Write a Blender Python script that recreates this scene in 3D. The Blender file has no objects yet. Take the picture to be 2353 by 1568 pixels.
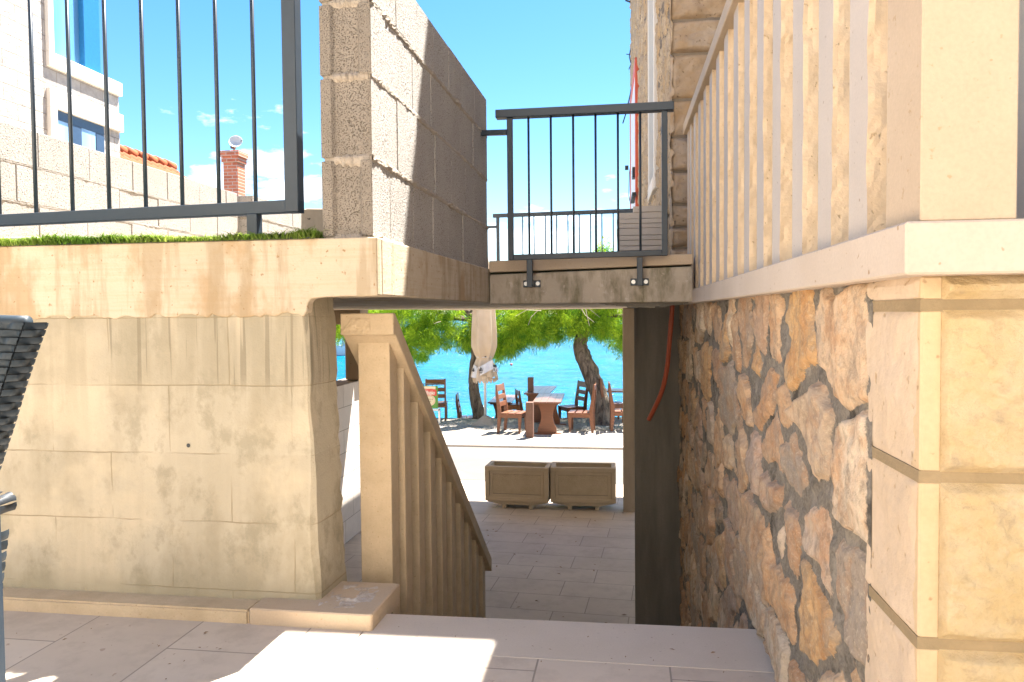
import bpy, bmesh, math, random
import numpy as np
from mathutils import Vector, Matrix

S = bpy.context.scene
COL = S.collection

# ------------------------------------------------------------------ camera
YAW, PITCH, ROLL = math.radians(8.6), math.atan(62 / 1750.0), 0.009
EYE = Vector((0, 0, 0.95))
fw = Vector((-math.sin(YAW) * math.cos(PITCH), math.cos(YAW) * math.cos(PITCH), -math.sin(PITCH)))
r0 = Vector((math.cos(YAW), math.sin(YAW), 0))
u0 = r0.cross(fw)
rt = math.cos(ROLL) * r0 - math.sin(ROLL) * u0
up = math.sin(ROLL) * r0 + math.cos(ROLL) * u0
cam_d = bpy.data.cameras.new('camera')
cam = bpy.data.objects.new('camera', cam_d)
COL.objects.link(cam)
m = Matrix((rt, up, -fw)).transposed().to_4x4()
m.translation = EYE
cam.matrix_world = m
cam_d.sensor_width = 36
cam_d.lens = 1750 / 2353 * 36
cam_d.clip_start = 0.05
cam_d.clip_end = 9000
S.camera = cam

# ------------------------------------------------------------------ light
SUN_AZ, SUN_EL = math.radians(35), math.radians(65)
EXPOSURE = 2.66
S.view_settings.view_transform = 'Standard'
S.view_settings.look = 'None'
S.view_settings.exposure = EXPOSURE
S.view_settings.gamma = 1
W = bpy.data.worlds.new('World')
S.world = W
W.use_nodes = True
wt = W.node_tree
wt.nodes.clear()


def wn(t, **k):
    n = wt.nodes.new(t)
    for a, b in k.items():
        setattr(n, a, b)
    return n


wo = wn('ShaderNodeOutputWorld')
wb = wn('ShaderNodeBackground')
wb.inputs['Strength'].default_value = 0.048
sky = wn('ShaderNodeTexSky', sky_type='NISHITA')
sky.sun_disc = False
sky.sun_elevation = SUN_EL
sky.sun_rotation = SUN_AZ
sky.air_density = 1.0
sky.dust_density = 0.35
sky.ozone_density = 2.0
# fair-weather clouds low over the sea
tc = wn('ShaderNodeTexCoord')
sp = wn('ShaderNodeSeparateXYZ')
wt.links.new(tc.outputs['Generated'], sp.inputs[0])
mp = wn('ShaderNodeMapping')
mp.inputs['Scale'].default_value = (1, 1, 2.6)
mp.inputs['Location'].default_value = (0.35, 0.1, 0.2)
wt.links.new(tc.outputs['Generated'], mp.inputs[0])
cn = wn('ShaderNodeTexNoise')
cn.inputs['Scale'].default_value = 6.5
cn.inputs['Detail'].default_value = 9
cn.inputs['Roughness'].default_value = 0.58
wt.links.new(mp.outputs[0], cn.inputs['Vector'])
el = wn('ShaderNodeMapRange')          # more cover near the horizon, none high up
el.inputs['From Min'].default_value = 0.02
el.inputs['From Max'].default_value = 0.32
el.inputs['To Min'].default_value = 0.06
el.inputs['To Max'].default_value = -0.14
wt.links.new(sp.outputs['Z'], el.inputs['Value'])
ad = wn('ShaderNodeMath', operation='ADD')
wt.links.new(cn.outputs[0], ad.inputs[0])
wt.links.new(el.outputs[0], ad.inputs[1])
cr = wn('ShaderNodeValToRGB')
cr.color_ramp.elements[0].position = 0.525
cr.color_ramp.elements[1].position = 0.66
wt.links.new(ad.outputs[0], cr.inputs[0])
hs = wn('ShaderNodeHueSaturation')
hs.inputs['Saturation'].default_value = 1.34
wt.links.new(sky.outputs[0], hs.inputs['Color'])
mx = wn('ShaderNodeMix', data_type='RGBA')
wt.links.new(cr.outputs[0], mx.inputs['Factor'])
wt.links.new(hs.outputs[0], mx.inputs[6])
mx.inputs[7].default_value = (9.5, 9.6, 9.9, 1)
wt.links.new(mx.outputs[2], wb.inputs['Color'])
wt.links.new(wb.outputs[0], wo.inputs['Surface'])

sd = bpy.data.lights.new('sun', 'SUN')
sd.energy = 5.0
sd.angle = math.radians(0.5)
sd.color = (1.0, 0.965, 0.905)
so = bpy.data.objects.new('sun', sd)
COL.objects.link(so)
sdir = Vector((math.sin(SUN_AZ) * math.cos(SUN_EL), math.cos(SUN_AZ) * math.cos(SUN_EL), math.sin(SUN_EL)))
so.rotation_euler = (-sdir).to_track_quat('-Z', 'Y').to_euler()
so.location = sdir * 60

# ------------------------------------------------------------------ helpers
R = random.Random(7)
NP = np.random.default_rng(11)
WL = {}                      # world offset of every unrotated parent


class MB:
    def __init__(self):
        self.v, self.f = [], []

    def add(self, vs, fs):
        o = len(self.v)
        self.v += [tuple(p) for p in vs]
        self.f += [tuple(i + o for i in q) for q in fs]
        return self

    def box(self, x0, x1, y0, y1, z0, z1, M=None):
        vs = [(x, y, z) for z in (z0, z1) for y in (y0, y1) for x in (x0, x1)]
        if M is not None:
            vs = [M @ Vector(p) for p in vs]
        return self.add(vs, [(0, 2, 3, 1), (4, 5, 7, 6), (0, 1, 5, 4), (2, 6, 7, 3), (0, 4, 6, 2), (1, 3, 7, 5)])

    def beam(self, a, b, w, h, upv=(0, 0, 1)):
        a, b = Vector(a), Vector(b)
        d = (b - a).normalized()
        s = d.cross(Vector(upv)).normalized()
        t = s.cross(d)
        vs = []
        for p in (a, b):
            for i, j in ((-1, -1), (1, -1), (1, 1), (-1, 1)):
                vs.append(p + s * (i * w / 2) + t * (j * h / 2))
        return self.add(vs, [(3, 2, 1, 0), (4, 5, 6, 7), (0, 1, 5, 4), (1, 2, 6, 5), (2, 3, 7, 6), (3, 0, 4, 7)])

    def prism(self, pts, axis, a, b, M=None):
        def mk(p, k):
            q = (k, p[0], p[1]) if axis == 'x' else (p[0], k, p[1]) if axis == 'y' else (p[0], p[1], k)
            return M @ Vector(q) if M is not None else q
        n = len(pts)
        vs = [mk(p, a) for p in pts] + [mk(p, b) for p in pts]
        fs = [tuple(range(n))[::-1], tuple(range(n, 2 * n))]
        fs += [(i, (i + 1) % n, n + (i + 1) % n, n + i) for i in range(n)]
        return self.add(vs, fs)

    def tube(self, pts, rad, n=10, jit=0.0, rng=None):
        pts = [Vector(p) for p in pts]
        if not hasattr(rad, '__len__'):
            rad = [rad] * len(pts)
        vs, fs = [], []
        x = None
        for i, p in enumerate(pts):
            d = (pts[min(i + 1, len(pts) - 1)] - pts[max(i - 1, 0)]).normalized()
            if x is None:
                x = d.orthogonal().normalized()
            x = (x - d * x.dot(d)).normalized()
            y = d.cross(x)
            for k in range(n):
                a = 2 * math.pi * k / n
                rr = rad[i] * (1 + (rng.uniform(-jit, jit) if rng else 0))
                vs.append(p + (x * math.cos(a) + y * math.sin(a)) * rr)
        for i in range(len(pts) - 1):
            for k in range(n):
                fs.append((i * n + k, i * n + (k + 1) % n, (i + 1) * n + (k + 1) % n, (i + 1) * n + k))
        fs.append(tuple(range(n))[::-1])
        fs.append(tuple((len(pts) - 1) * n + k for k in range(n)))
        return self.add(vs, fs)

    def lathe(self, prof, c=(0, 0, 0), n=20):
        vs, fs = [], []
        for r, z in prof:
            for k in range(n):
                a = 2 * math.pi * k / n
                vs.append((c[0] + r * math.cos(a), c[1] + r * math.sin(a), c[2] + z))
        for i in range(len(prof) - 1):
            for k in range(n):
                fs.append((i * n + k, i * n + (k + 1) % n, (i + 1) * n + (k + 1) % n, (i + 1) * n + k))
        fs.append(tuple(range(n))[::-1])
        fs.append(tuple((len(prof) - 1) * n + k for k in range(n)))
        return self.add(vs, fs)

    def grid(self, P):
        """P: array (nu, nv, 3)"""
        nu, nv = P.shape[:2]
        fs = [(i * nv + j, (i + 1) * nv + j, (i + 1) * nv + j + 1, i * nv + j + 1) for i in range(nu - 1) for j in range(nv - 1)]
        return self.add(P.reshape(-1, 3).tolist(), fs)

    def build(self, name, mat, parent=None, bevel=0.0, smooth=False, seg=1, normals=True):
        off = WL.get(parent.name, Vector()) if parent else Vector()
        me = bpy.data.meshes.new(name)
        me.from_pydata([(p[0] - off.x, p[1] - off.y, p[2] - off.z) for p in self.v], [], self.f)
        me.update()
        if bevel or normals:
            bm = bmesh.new()
            bm.from_mesh(me)
            if normals:
                bmesh.ops.recalc_face_normals(bm, faces=bm.faces)
            if bevel:
                es = [e for e in bm.edges if len(e.link_faces) == 2 and e.calc_face_angle(0) > 0.5]
                bmesh.ops.bevel(bm, geom=es, offset=bevel, segments=seg, affect='EDGES', clamp_overlap=True)
            bm.to_mesh(me)
            bm.free()
        if smooth:
            me.polygons.foreach_set('use_smooth', [True] * len(me.polygons))
        me.materials.append(mat)
        o = bpy.data.objects.new(name, me)
        COL.objects.link(o)
        if parent:
            o.parent = parent
            WL[o.name] = off.copy()
        return o


def tag(o, label=None, cat=None, group=None, kind=None):
    if label:
        o['label'] = label
    if cat:
        o['category'] = cat
    if group:
        o['group'] = group
    if kind:
        o['kind'] = kind
    return o


def thing(name, label, cat, loc=(0, 0, 0), group=None, rz=0.0):
    o = bpy.data.objects.new(name, None)
    o.empty_display_size = 0.1
    COL.objects.link(o)
    o.location = loc
    o.rotation_euler = (0, 0, rz)
    WL[o.name] = Vector(loc) if rz == 0 else Vector()
    return tag(o, label, cat, group)


def copy_tree(o, parent=None):
    c = o.copy()
    COL.objects.link(c)
    if parent:
        c.parent = parent
    for ch in list(o.children):
        copy_tree(ch, c)
    return c


# pixel of the 2353-wide photograph -> world, used to read real positions off a known plane
def ray(u, v):
    return fw + rt * ((u - 1176.5) / 1750) - up * ((v - 784) / 1750)


def zt(u, v, z):
    q = ray(u, v)
    return EYE + q * ((z - EYE.z) / q.z)


def xt(u, v, x):
    q = ray(u, v)
    return EYE + q * (x / q.x)


def proj_u(x, y, z=0.0):
    q = Vector((x, y, z)) - EYE
    return 1176.5 + 1750 * q.dot(rt) / q.dot(fw)


def yt(u, v, y):
    q = ray(u, v)
    return EYE + q * (y / q.y)


# ------------------------------------------------------------------ materials
class NT:
    def __init__(self, name):
        self.m = bpy.data.materials.new(name)
        self.m.use_nodes = True
        self.t = self.m.node_tree
        self.t.nodes.clear()
        self.out = self.n('ShaderNodeOutputMaterial')
        self.p = self.n('ShaderNodeBsdfPrincipled')
        self.l(self.p.outputs[0], self.out.inputs['Surface'])
        self.tc = self.n('ShaderNodeTexCoord')
        self.co = self.tc.outputs['Object']

    def n(self, t, **k):
        x = self.t.nodes.new(t)
        for a, b in k.items():
            setattr(x, a, b)
        return x

    def l(self, a, b):
        self.t.links.new(a, b)

    def map(self, scale=(1, 1, 1), loc=(0, 0, 0), rot=(0, 0, 0), src=None):
        x = self.n('ShaderNodeMapping')
        x.inputs['Scale'].default_value = scale
        x.inputs['Location'].default_value = loc
        x.inputs['Rotation'].default_value = rot
        self.l(src or self.co, x.inputs[0])
        return x.outputs[0]

    def noise(self, scale, detail=5, rough=0.55, src=None, dist=0.0):
        x = self.n('ShaderNodeTexNoise')
        x.inputs['Scale'].default_value = scale
        x.inputs['Detail'].default_value = detail
        x.inputs['Roughness'].default_value = rough
        x.inputs['Distortion'].default_value = dist
        self.l(src or self.co, x.inputs['Vector'])
        return x.outputs[0]

    def ramp(self, src, stops):
        x = self.n('ShaderNodeValToRGB')
        e = x.color_ramp.elements
        while len(e) < len(stops):
            e.new(0.5)
        for k, (p, c) in enumerate(stops):
            e[k].position = p
            e[k].color = (*c, 1) if len(c) == 3 else c
        self.l(src, x.inputs[0])
        return x.outputs[0]

    def g(self, src, a, b):          # scalar step a -> b
        return self.ramp(src, [(a, (0, 0, 0)), (b, (1, 1, 1))])

    def mix(self, f, a, b, mode='MIX'):
        x = self.n('ShaderNodeMix', data_type='RGBA', blend_type=mode)
        for i, s in ((0, f), (6, a), (7, b)):
            if isinstance(s, (int, float)):
                x.inputs[i].default_value = s
            elif isinstance(s, tuple):
                x.inputs[i].default_value = (*s, 1)
            else:
                self.l(s, x.inputs[i])
        return x.outputs[2]

    def math(self, op, a, b=0.0, c=None):
        x = self.n('ShaderNodeMath', operation=op)
        for i, s in enumerate((a, b) if c is None else (a, b, c)):
            if isinstance(s, (int, float)):
                x.inputs[i].default_value = s
            else:
                self.l(s, x.inputs[i])
        return x.outputs[0]

    def bump(self, h, strength=0.3, dist=0.01, prev=None):
        x = self.n('ShaderNodeBump')
        x.inputs['Strength'].default_value = strength
        x.inputs['Distance'].default_value = dist
        self.l(h, x.inputs['Height'])
        if prev is not None:
            self.l(prev, x.inputs['Normal'])
        return x.outputs[0]

    def swiz(self, a, b, src=None):   # (a, b, 0) from object axes, for brick layouts on upright faces
        s = self.n('ShaderNodeSeparateXYZ')
        self.l(src or self.co, s.inputs[0])
        c = self.n('ShaderNodeCombineXYZ')
        self.l(s.outputs[a], c.inputs[0])
        self.l(s.outputs[b], c.inputs[1])
        return c.outputs[0], s

    def brick(self, vec, w, h, mortar, smooth=0.1, off=0.5, loc=(0, 0, 0)):
        x = self.n('ShaderNodeTexBrick')
        x.offset = off
        x.inputs['Scale'].default_value = 1
        x.inputs['Brick Width'].default_value = w
        x.inputs['Row Height'].default_value = h
        x.inputs['Mortar Size'].default_value = mortar
        x.inputs['Mortar Smooth'].default_value = smooth
        x.inputs['Color1'].default_value = (0, 0, 0, 1)
        x.inputs['Color2'].default_value = (1, 1, 1, 1)
        x.inputs['Mortar'].default_value = (0.5, 0.5, 0.5, 1)
        self.l(self.map(loc=loc, src=vec), x.inputs['Vector'])
        return x

    def done(self, col, rough=0.85, normal=None, spec=0.3, metal=0.0):
        if isinstance(col, tuple):
            self.p.inputs['Base Color'].default_value = (*col, 1)
        else:
            self.l(col, self.p.inputs['Base Color'])
        if isinstance(rough, float):
            self.p.inputs['Roughness'].default_value = rough
        else:
            self.l(rough, self.p.inputs['Roughness'])
        self.p.inputs['Specular IOR Level'].default_value = spec
        self.p.inputs['Metallic'].default_value = metal
        if normal is not None:
            self.l(normal, self.p.inputs['Normal'])
        return self.m


def stone(name, c1, c2, scale=5, fine=90, bump=0.25, rough=0.85, pit=None, pits=140, thr=(0.64, 0.7), stretch=(1, 1, 1), spec=0.25):
    k = NT(name)
    v = k.map(stretch)
    a = k.noise(scale, 7, 0.62, v)
    b = k.noise(fine, 4, 0.6)
    col = k.mix(k.g(a, 0.32, 0.68), c1, c2)
    col = k.mix(k.math('MULTIPLY', k.g(b, 0.35, 0.75), 0.28), col, tuple(x * 0.62 for x in c1))
    h = k.math('ADD', k.math('MULTIPLY', a, 0.8), b)
    if pit:
        pn = k.noise(pits, 2, 0.5)
        pm = k.g(pn, *thr)
        col = k.mix(pm, col, pit)
        h = k.math('SUBTRACT', h, k.math('MULTIPLY', pm, 0.8))
    return k.done(col, rough, k.bump(h, bump, 0.006), spec)


def paint(name, c, rough=0.4, metal=0.0, spec=0.5, bump=0.03):
    k = NT(name)
    a = k.noise(30, 4)
    col = k.mix(k.g(a, 0.3, 0.75), tuple(x * 0.86 for x in c), c)
    return k.done(col, rough, k.bump(k.noise(240, 3), bump, 0.002), spec, metal)


def wood(name, c1, c2, rough=0.5, axis=(3, 3, 30), spec=0.45):
    k = NT(name)
    oi = k.n('ShaderNodeObjectInfo')
    a = k.noise(2.2, 6, 0.6, k.map(axis))
    b = k.noise(3.0, 4, 0.6)
    col = k.mix(k.g(a, 0.3, 0.7), c1, c2)
    col = k.mix(k.math('MULTIPLY', k.g(b, 0.5, 0.75), 0.5), col, tuple(x * 0.55 for x in c1))
    col = k.mix(k.math('MULTIPLY', oi.outputs['Random'], 0.25), col, (0.12, 0.06, 0.035))
    return k.done(col, rough, k.bump(a, 0.25, 0.004), spec)


MAT = {}
MAT['metal'] = paint('anthracite_paint', (0.028, 0.042, 0.058), 0.42, 0.0, 0.5)
MAT['steel'] = paint('galvanised_steel', (0.55, 0.57, 0.58), 0.3, 0.8)
MAT['bolt'] = paint('zinc_bolt', (0.5, 0.5, 0.5), 0.35, 0.9)
MAT['lime'] = stone('sawn_limestone', (0.54, 0.425, 0.305), (0.485, 0.37, 0.255), 4, 160, 0.12, 0.75, (0.42, 0.30, 0.18), 85, (0.68, 0.75))
MAT['lime_split'] = stone('split_limestone', (0.74, 0.58, 0.40), (0.66, 0.50, 0.33), 14, 60, 0.5, 0.85, (0.48, 0.35, 0.21), 90, (0.68, 0.76))
MAT['lime_pale'] = stone('pale_limestone', (0.62, 0.535, 0.445), (0.56, 0.48, 0.39), 3, 200, 0.08, 0.6, (0.42, 0.34, 0.28), 75, (0.70, 0.74))
MAT['lime_sawn'] = stone('sawn_grey_limestone', (0.56, 0.49, 0.425), (0.50, 0.435, 0.375), 3, 200, 0.06, 0.7, (0.33, 0.26, 0.2), 75, (0.70, 0.74))
MAT['newel'] = stone('tan_limestone', (0.61, 0.475, 0.315), (0.48, 0.365, 0.23), 9, 150, 0.2, 0.8, (0.43, 0.31, 0.18), 120, (0.66, 0.74))
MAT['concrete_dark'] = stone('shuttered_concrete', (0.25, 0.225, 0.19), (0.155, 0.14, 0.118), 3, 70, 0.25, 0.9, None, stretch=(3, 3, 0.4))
MAT['concrete_mid'] = stone('weathered_concrete', (0.44, 0.355, 0.265), (0.34, 0.275, 0.20), 3, 80, 0.25, 0.9, (0.1, 0.08, 0.06), 60, (0.7, 0.76), (2, 2, 0.6))
MAT['block'] = stone('concrete_block', (0.47, 0.43, 0.385), (0.39, 0.355, 0.315), 3, 150, 0.9, 0.95, (0.10, 0.08, 0.06), 230, (0.57, 0.66))
MAT['block_grey'] = stone('grey_concrete_block', (0.34, 0.315, 0.29), (0.285, 0.265, 0.24), 3, 90, 0.8, 0.95, (0.11, 0.1, 0.09), 110, (0.60, 0.68))
MAT['mortar'] = stone('rough_mortar', (0.40, 0.345, 0.28), (0.30, 0.25, 0.20), 12, 90, 0.8, 0.95)
MAT['mortar_grey'] = stone('grey_mortar', (0.25, 0.225, 0.195), (0.16, 0.145, 0.125), 12, 90, 0.8, 0.95)
MAT['block_end'] = stone('pitted_block_end_shaded', (0.31, 0.265, 0.215), (0.24, 0.205, 0.165), 3, 150, 0.9, 0.95, (0.12, 0.095, 0.072), 260, (0.56, 0.66))  # pitted, and coloured darker to paint weaker light on the end faces
MAT['planter'] = stone('cast_concrete', (0.55, 0.44, 0.30), (0.47, 0.37, 0.25), 5, 120, 0.2, 0.9)
MAT['planter_rough'] = stone('hammered_concrete', (0.54, 0.43, 0.29), (0.45, 0.355, 0.23), 5, 75, 1.0, 0.95)
MAT['chair'] = wood('varnished_wood', (0.21, 0.075, 0.03), (0.13, 0.045, 0.02), 0.38)
MAT['table'] = wood('varnished_table_wood', (0.20, 0.085, 0.045), (0.12, 0.05, 0.03), 0.3)
MAT['post'] = wood('old_post_wood', (0.17, 0.085, 0.055), (0.11, 0.055, 0.035), 0.7)
MAT['lumber'] = wood('pale_lumber', (0.62, 0.47, 0.30), (0.54, 0.40, 0.25), 0.7)
MAT['lumber_orange'] = wood('orange_varnish', (0.36, 0.13, 0.03), (0.27, 0.09, 0.025), 0.4)
MAT['white'] = paint('white_paint', (0.75, 0.74, 0.72), 0.5)
MAT['white_stone'] = stone('white_stone', (0.72, 0.68, 0.62), (0.66, 0.61, 0.55), 3, 150, 0.08, 0.7)
MAT['red'] = paint('orange_red_paint', (0.62, 0.11, 0.05), 0.5)
MAT['hose'] = paint('red_corrugated_plastic', (0.40, 0.085, 0.035), 0.6)
MAT['black'] = paint('black_plastic', (0.02, 0.025, 0.03), 0.5)
MAT['text_white'] = paint('cream_print', (0.8, 0.76, 0.62), 0.6)
MAT['text_black'] = paint('black_print', (0.03, 0.03, 0.03), 0.6)
MAT['sign_red'] = paint('red_print', (0.6, 0.06, 0.04), 0.5)
MAT['sign_green'] = paint('green_print', (0.09, 0.26, 0.03), 0.5)
MAT['sign_cream'] = paint('label_print', (0.72, 0.60, 0.38), 0.5)


def mk_render_wall():
    k = NT('old_cement_render')
    xz, s = k.swiz(0, 2)
    big = k.noise(1.3, 6, 0.6)
    mid = k.noise(5, 7, 0.65, k.map((1, 1, 0.55)))
    streak = k.noise(2.4, 5, 0.6, k.map((6, 6, 0.45)))
    fine = k.noise(150, 3)
    col = k.mix(k.g(big, 0.35, 0.65), (0.47, 0.41, 0.31), (0.39, 0.34, 0.25))
    col = k.mix(k.math('MULTIPLY', k.g(mid, 0.47, 0.62), 0.42), col, (0.25, 0.21, 0.135))
    bl = k.noise(7, 7, 0.72, k.map((1.2, 1.2, 0.9), (5, 2, 8)))
    col = k.mix(k.math('MULTIPLY', k.g(bl, 0.52, 0.62), 0.5), col, (0.23, 0.205, 0.14))
    pal = k.noise(2.2, 6, 0.65, k.map((1, 1, 1.3), (1, 7, 3)))
    col = k.mix(k.math('MULTIPLY', k.g(pal, 0.5, 0.62), 0.5), col, (0.55, 0.46, 0.325))
    # run-down stains under the slab, and a darker, greyer top course
    topm = k.n('ShaderNodeMapRange')
    topm.inputs['From Min'].default_value = 0.62
    topm.inputs['From Max'].default_value = 0.95
    k.l(s.outputs[2], topm.inputs['Value'])
    col = k.mix(k.math('MULTIPLY', k.g(streak, 0.44, 0.58), k.math('MULTIPLY_ADD', topm.outputs[0], 0.5, 0.14)), col, (0.27, 0.235, 0.16))
    col = k.mix(k.math('MULTIPLY', k.g(topm.outputs[0], 0.25, 0.45), 0.35), col, (0.345, 0.30, 0.215))
    dn = k.noise(1.0, 3, 0.5, k.map((38, 38, 0.8), (3, 0, 0)))
    drip = k.math('MULTIPLY', k.g(dn, 0.61, 0.63), k.g(topm.outputs[0], 0.18, 0.45))
    col = k.mix(k.math('MULTIPLY', drip, 0.6), col, (0.20, 0.17, 0.115))
    # pale run marks
    pn = k.noise(1.0, 3, 0.5, k.map((9, 9, 0.9), (9, 0, 2)))
    col = k.mix(k.math('MULTIPLY', k.math('MULTIPLY', k.g(pn, 0.60, 0.68), topm.outputs[0]), 0.6), col, (0.56, 0.47, 0.34))
    # coursing showing through the coat
    wob = k.noise(6, 3)
    wv = k.n('ShaderNodeVectorMath', operation='MULTIPLY_ADD')
    k.l(wob, wv.inputs[0])
    wv.inputs[1].default_value = (0.012, 0.012, 0)
    k.l(xz, wv.inputs[2])
    bk = k.brick(wv.outputs[0], 0.42, 0.22, 0.0022, 0.4, 0.5, (0.17, -0.076, 0))
    breakup = k.g(k.noise(3.2, 3), 0.42, 0.56)
    joint = k.math('MULTIPLY', k.math('MULTIPLY', bk.outputs['Fac'], breakup), 0.85)
    col = k.mix(joint, col, (0.28, 0.225, 0.14))
    tint = k.mix(0.07, col, bk.outputs['Color'], 'SOFT_LIGHT')
    low = k.n('ShaderNodeMapRange')
    low.inputs['From Min'].default_value = 0.05
    low.inputs['From Max'].default_value = 0.13
    low.inputs['To Min'].default_value = 1
    low.inputs['To Max'].default_value = 0
    k.l(k.math('ADD', s.outputs[2], k.math('MULTIPLY', k.math('SUBTRACT', wob, 0.5), 0.12)), low.inputs['Value'])
    tint = k.mix(k.math('MULTIPLY', low.outputs[0], 0.6), tint, (0.33, 0.285, 0.19))
    h = k.math('ADD', k.math('MULTIPLY', mid, 1.2), k.math('MULTIPLY', fine, 0.35))
    h = k.math('SUBTRACT', h, joint)
    return k.done(tint, 0.9, k.bump(h, 0.6, 0.008), 0.2)


def mk_slab():
    k = NT('board_marked_concrete')
    big = k.noise(1.6, 5)
    board = k.noise(2.0, 6, 0.7, k.map((1.5, 1.5, 38)))
    stain = k.noise(3.2, 6, 0.62, k.map((1.2, 1.2, 0.7)))
    runs = k.noise(2.0, 5, 0.6, k.map((7, 7, 0.8)))
    col = k.mix(k.g(big, 0.3, 0.7), (0.54, 0.455, 0.345), (0.47, 0.39, 0.285))
    col = k.mix(k.math('MULTIPLY', k.g(board, 0.46, 0.66), 0.4), col, (0.42, 0.315, 0.19))
    col = k.mix(k.math('MULTIPLY', k.g(stain, 0.51, 0.60), 0.6), col, (0.34, 0.215, 0.10))
    col = k.mix(k.math('MULTIPLY', k.g(runs, 0.50, 0.60), 0.55), col, (0.30, 0.225, 0.135))
    bt = k.noise(9, 7, 0.75)
    col = k.mix(k.math('MULTIPLY', k.g(bt, 0.53, 0.64), 0.4), col, (0.37, 0.29, 0.19))
    pit = k.g(k.noise(55, 3, 0.5), 0.66, 0.70)
    col = k.mix(k.math('MULTIPLY', pit, 0.8), col, (0.28, 0.17, 0.08))
    h = k.math('SUBTRACT', k.math('ADD', k.math('MULTIPLY', board, 0.6), k.noise(120, 3)), pit)
    return k.done(col, 0.9, k.bump(h, 0.3, 0.005), 0.2)


def mk_beam():
    k = NT('mossy_beam_concrete')
    a = k.noise(2.5, 7, 0.65)
    b = k.noise(7, 6, 0.65, k.map((1.5, 1.5, 0.5)))
    col = k.mix(k.g(a, 0.35, 0.65), (0.48, 0.41, 0.335), (0.36, 0.305, 0.24))
    col = k.mix(k.math('MULTIPLY', k.g(b, 0.48, 0.66), 0.8), col, (0.13, 0.12, 0.065))
    w = k.g(k.noise(24, 5, 0.7), 0.6, 0.68)
    col = k.mix(k.math('MULTIPLY', w, 0.6), col, (0.55, 0.48, 0.42))
    rust = k.g(k.noise(5.5, 3, 0.5), 0.70, 0.74)
    col = k.mix(rust, col, (0.16, 0.06, 0.025))
    return k.done(col, 0.9, k.bump(k.math('ADD', a, k.noise(70, 4)), 0.4, 0.008), 0.2)


def mk_tiles(name, w, h, c1, c2, rot=0.0, loc=(0, 0, 0), mort=(0.30, 0.25, 0.20), msize=0.0028, rough=0.55):
    k = NT(name)
    v = k.map(rot=(0, 0, rot))
    bk = k.brick(v, w, h, msize, 0.2, 0.42, loc)
    a = k.noise(2.2, 6, 0.6)
    f = k.noise(14, 6, 0.65)
    col = k.mix(k.g(a, 0.35, 0.65), c1, c2)
    col = k.mix(k.math('MULTIPLY', k.g(f, 0.5, 0.75), 0.22), col, tuple(x * 0.72 for x in c2))
    col = k.mix(0.1, col, bk.outputs['Color'], 'SOFT_LIGHT')
    dirt = k.noise(5, 7, 0.72, k.map(loc=(2, 6, 1)))
    col = k.mix(k.math('MULTIPLY', k.g(dirt, 0.50, 0.64), 0.34), col, (0.33, 0.26, 0.20))
    spot = k.g(k.noise(30, 3, 0.5), 0.69, 0.72)
    col = k.mix(k.math('MULTIPLY', spot, 0.5), col, (0.25, 0.14, 0.09))
    col = k.mix(bk.outputs['Fac'], col, mort)
    h = k.math('SUBTRACT', k.math('MULTIPLY', k.noise(90, 3), 0.25), bk.outputs['Fac'])
    return k.done(col, rough, k.bump(h, 0.25, 0.004), 0.4)


def mk_rubble(name, stones, mortar, bump=0.45, warm=(0.44, 0.21, 0.085)):
    k = NT(name)
    at = k.n('ShaderNodeAttribute', attribute_name='stone')
    s = k.n('ShaderNodeSeparateColor')
    k.l(at.outputs['Color'], s.inputs[0])
    n = len(stones)
    base = k.ramp(s.outputs[0], [((i + 0.5) / n, c) for i, c in enumerate(stones)])
    a = k.noise(9, 7, 0.68)
    b = k.noise(38, 6, 0.7)
    f = k.noise(130, 4, 0.65)
    col = k.mix(k.math('MULTIPLY', k.g(a, 0.46, 0.62), 0.6), base, warm)
    col = k.mix(k.math('MULTIPLY', k.g(b, 0.50, 0.62), 0.42), col, (0.16, 0.12, 0.085))
    st = k.noise(13, 6, 0.65, k.map((1, 1.2, 0.7), (2, 5, 1)))
    col = k.mix(k.math('MULTIPLY', k.g(st, 0.50, 0.64), 0.4), col, (0.22, 0.17, 0.125))
    gr = k.noise(5, 7, 0.72, k.map(loc=(7, 3, 5)))
    col = k.mix(k.math('MULTIPLY', k.g(gr, 0.50, 0.62), 0.5), col, (0.30, 0.265, 0.225))
    col = k.mix(k.math('MULTIPLY', k.g(f, 0.54, 0.66), 0.45), col, (0.62, 0.50, 0.36))
    col = k.mix(k.math('MULTIPLY', k.g(k.noise(6, 6, 0.7, k.map(loc=(4, 3, 1))), 0.55, 0.7), 0.5), col, (0.55, 0.43, 0.29))
    mcol = k.mix(k.g(f, 0.35, 0.7), mortar, tuple(x * 1.7 for x in mortar))
    mcol = k.mix(k.g(k.noise(11, 6, 0.7), 0.5, 0.64), mcol, tuple(x * 1.9 for x in mortar))
    mcol = k.mix(k.g(k.noise(7, 6, 0.7, k.map(loc=(9, 2, 4))), 0.54, 0.64), mcol, tuple(x * 0.5 for x in mortar))
    jag = k.math('ADD', k.math('MULTIPLY', k.math('SUBTRACT', k.noise(34, 6, 0.7), 0.5), 0.34), k.math('MULTIPLY', k.math('SUBTRACT', f, 0.5), 0.12))
    col = k.mix(k.g(k.math('ADD', s.outputs[1], jag), 0.475, 0.525), mcol, col)
    h = k.math('ADD', k.math('MULTIPLY', b, 1.0), k.math('ADD', k.math('MULTIPLY', f, 0.5), k.math('MULTIPLY', st, 0.8)))
    return k.done(col, 0.92, k.bump(h, bump, 0.016), 0.2)


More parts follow.
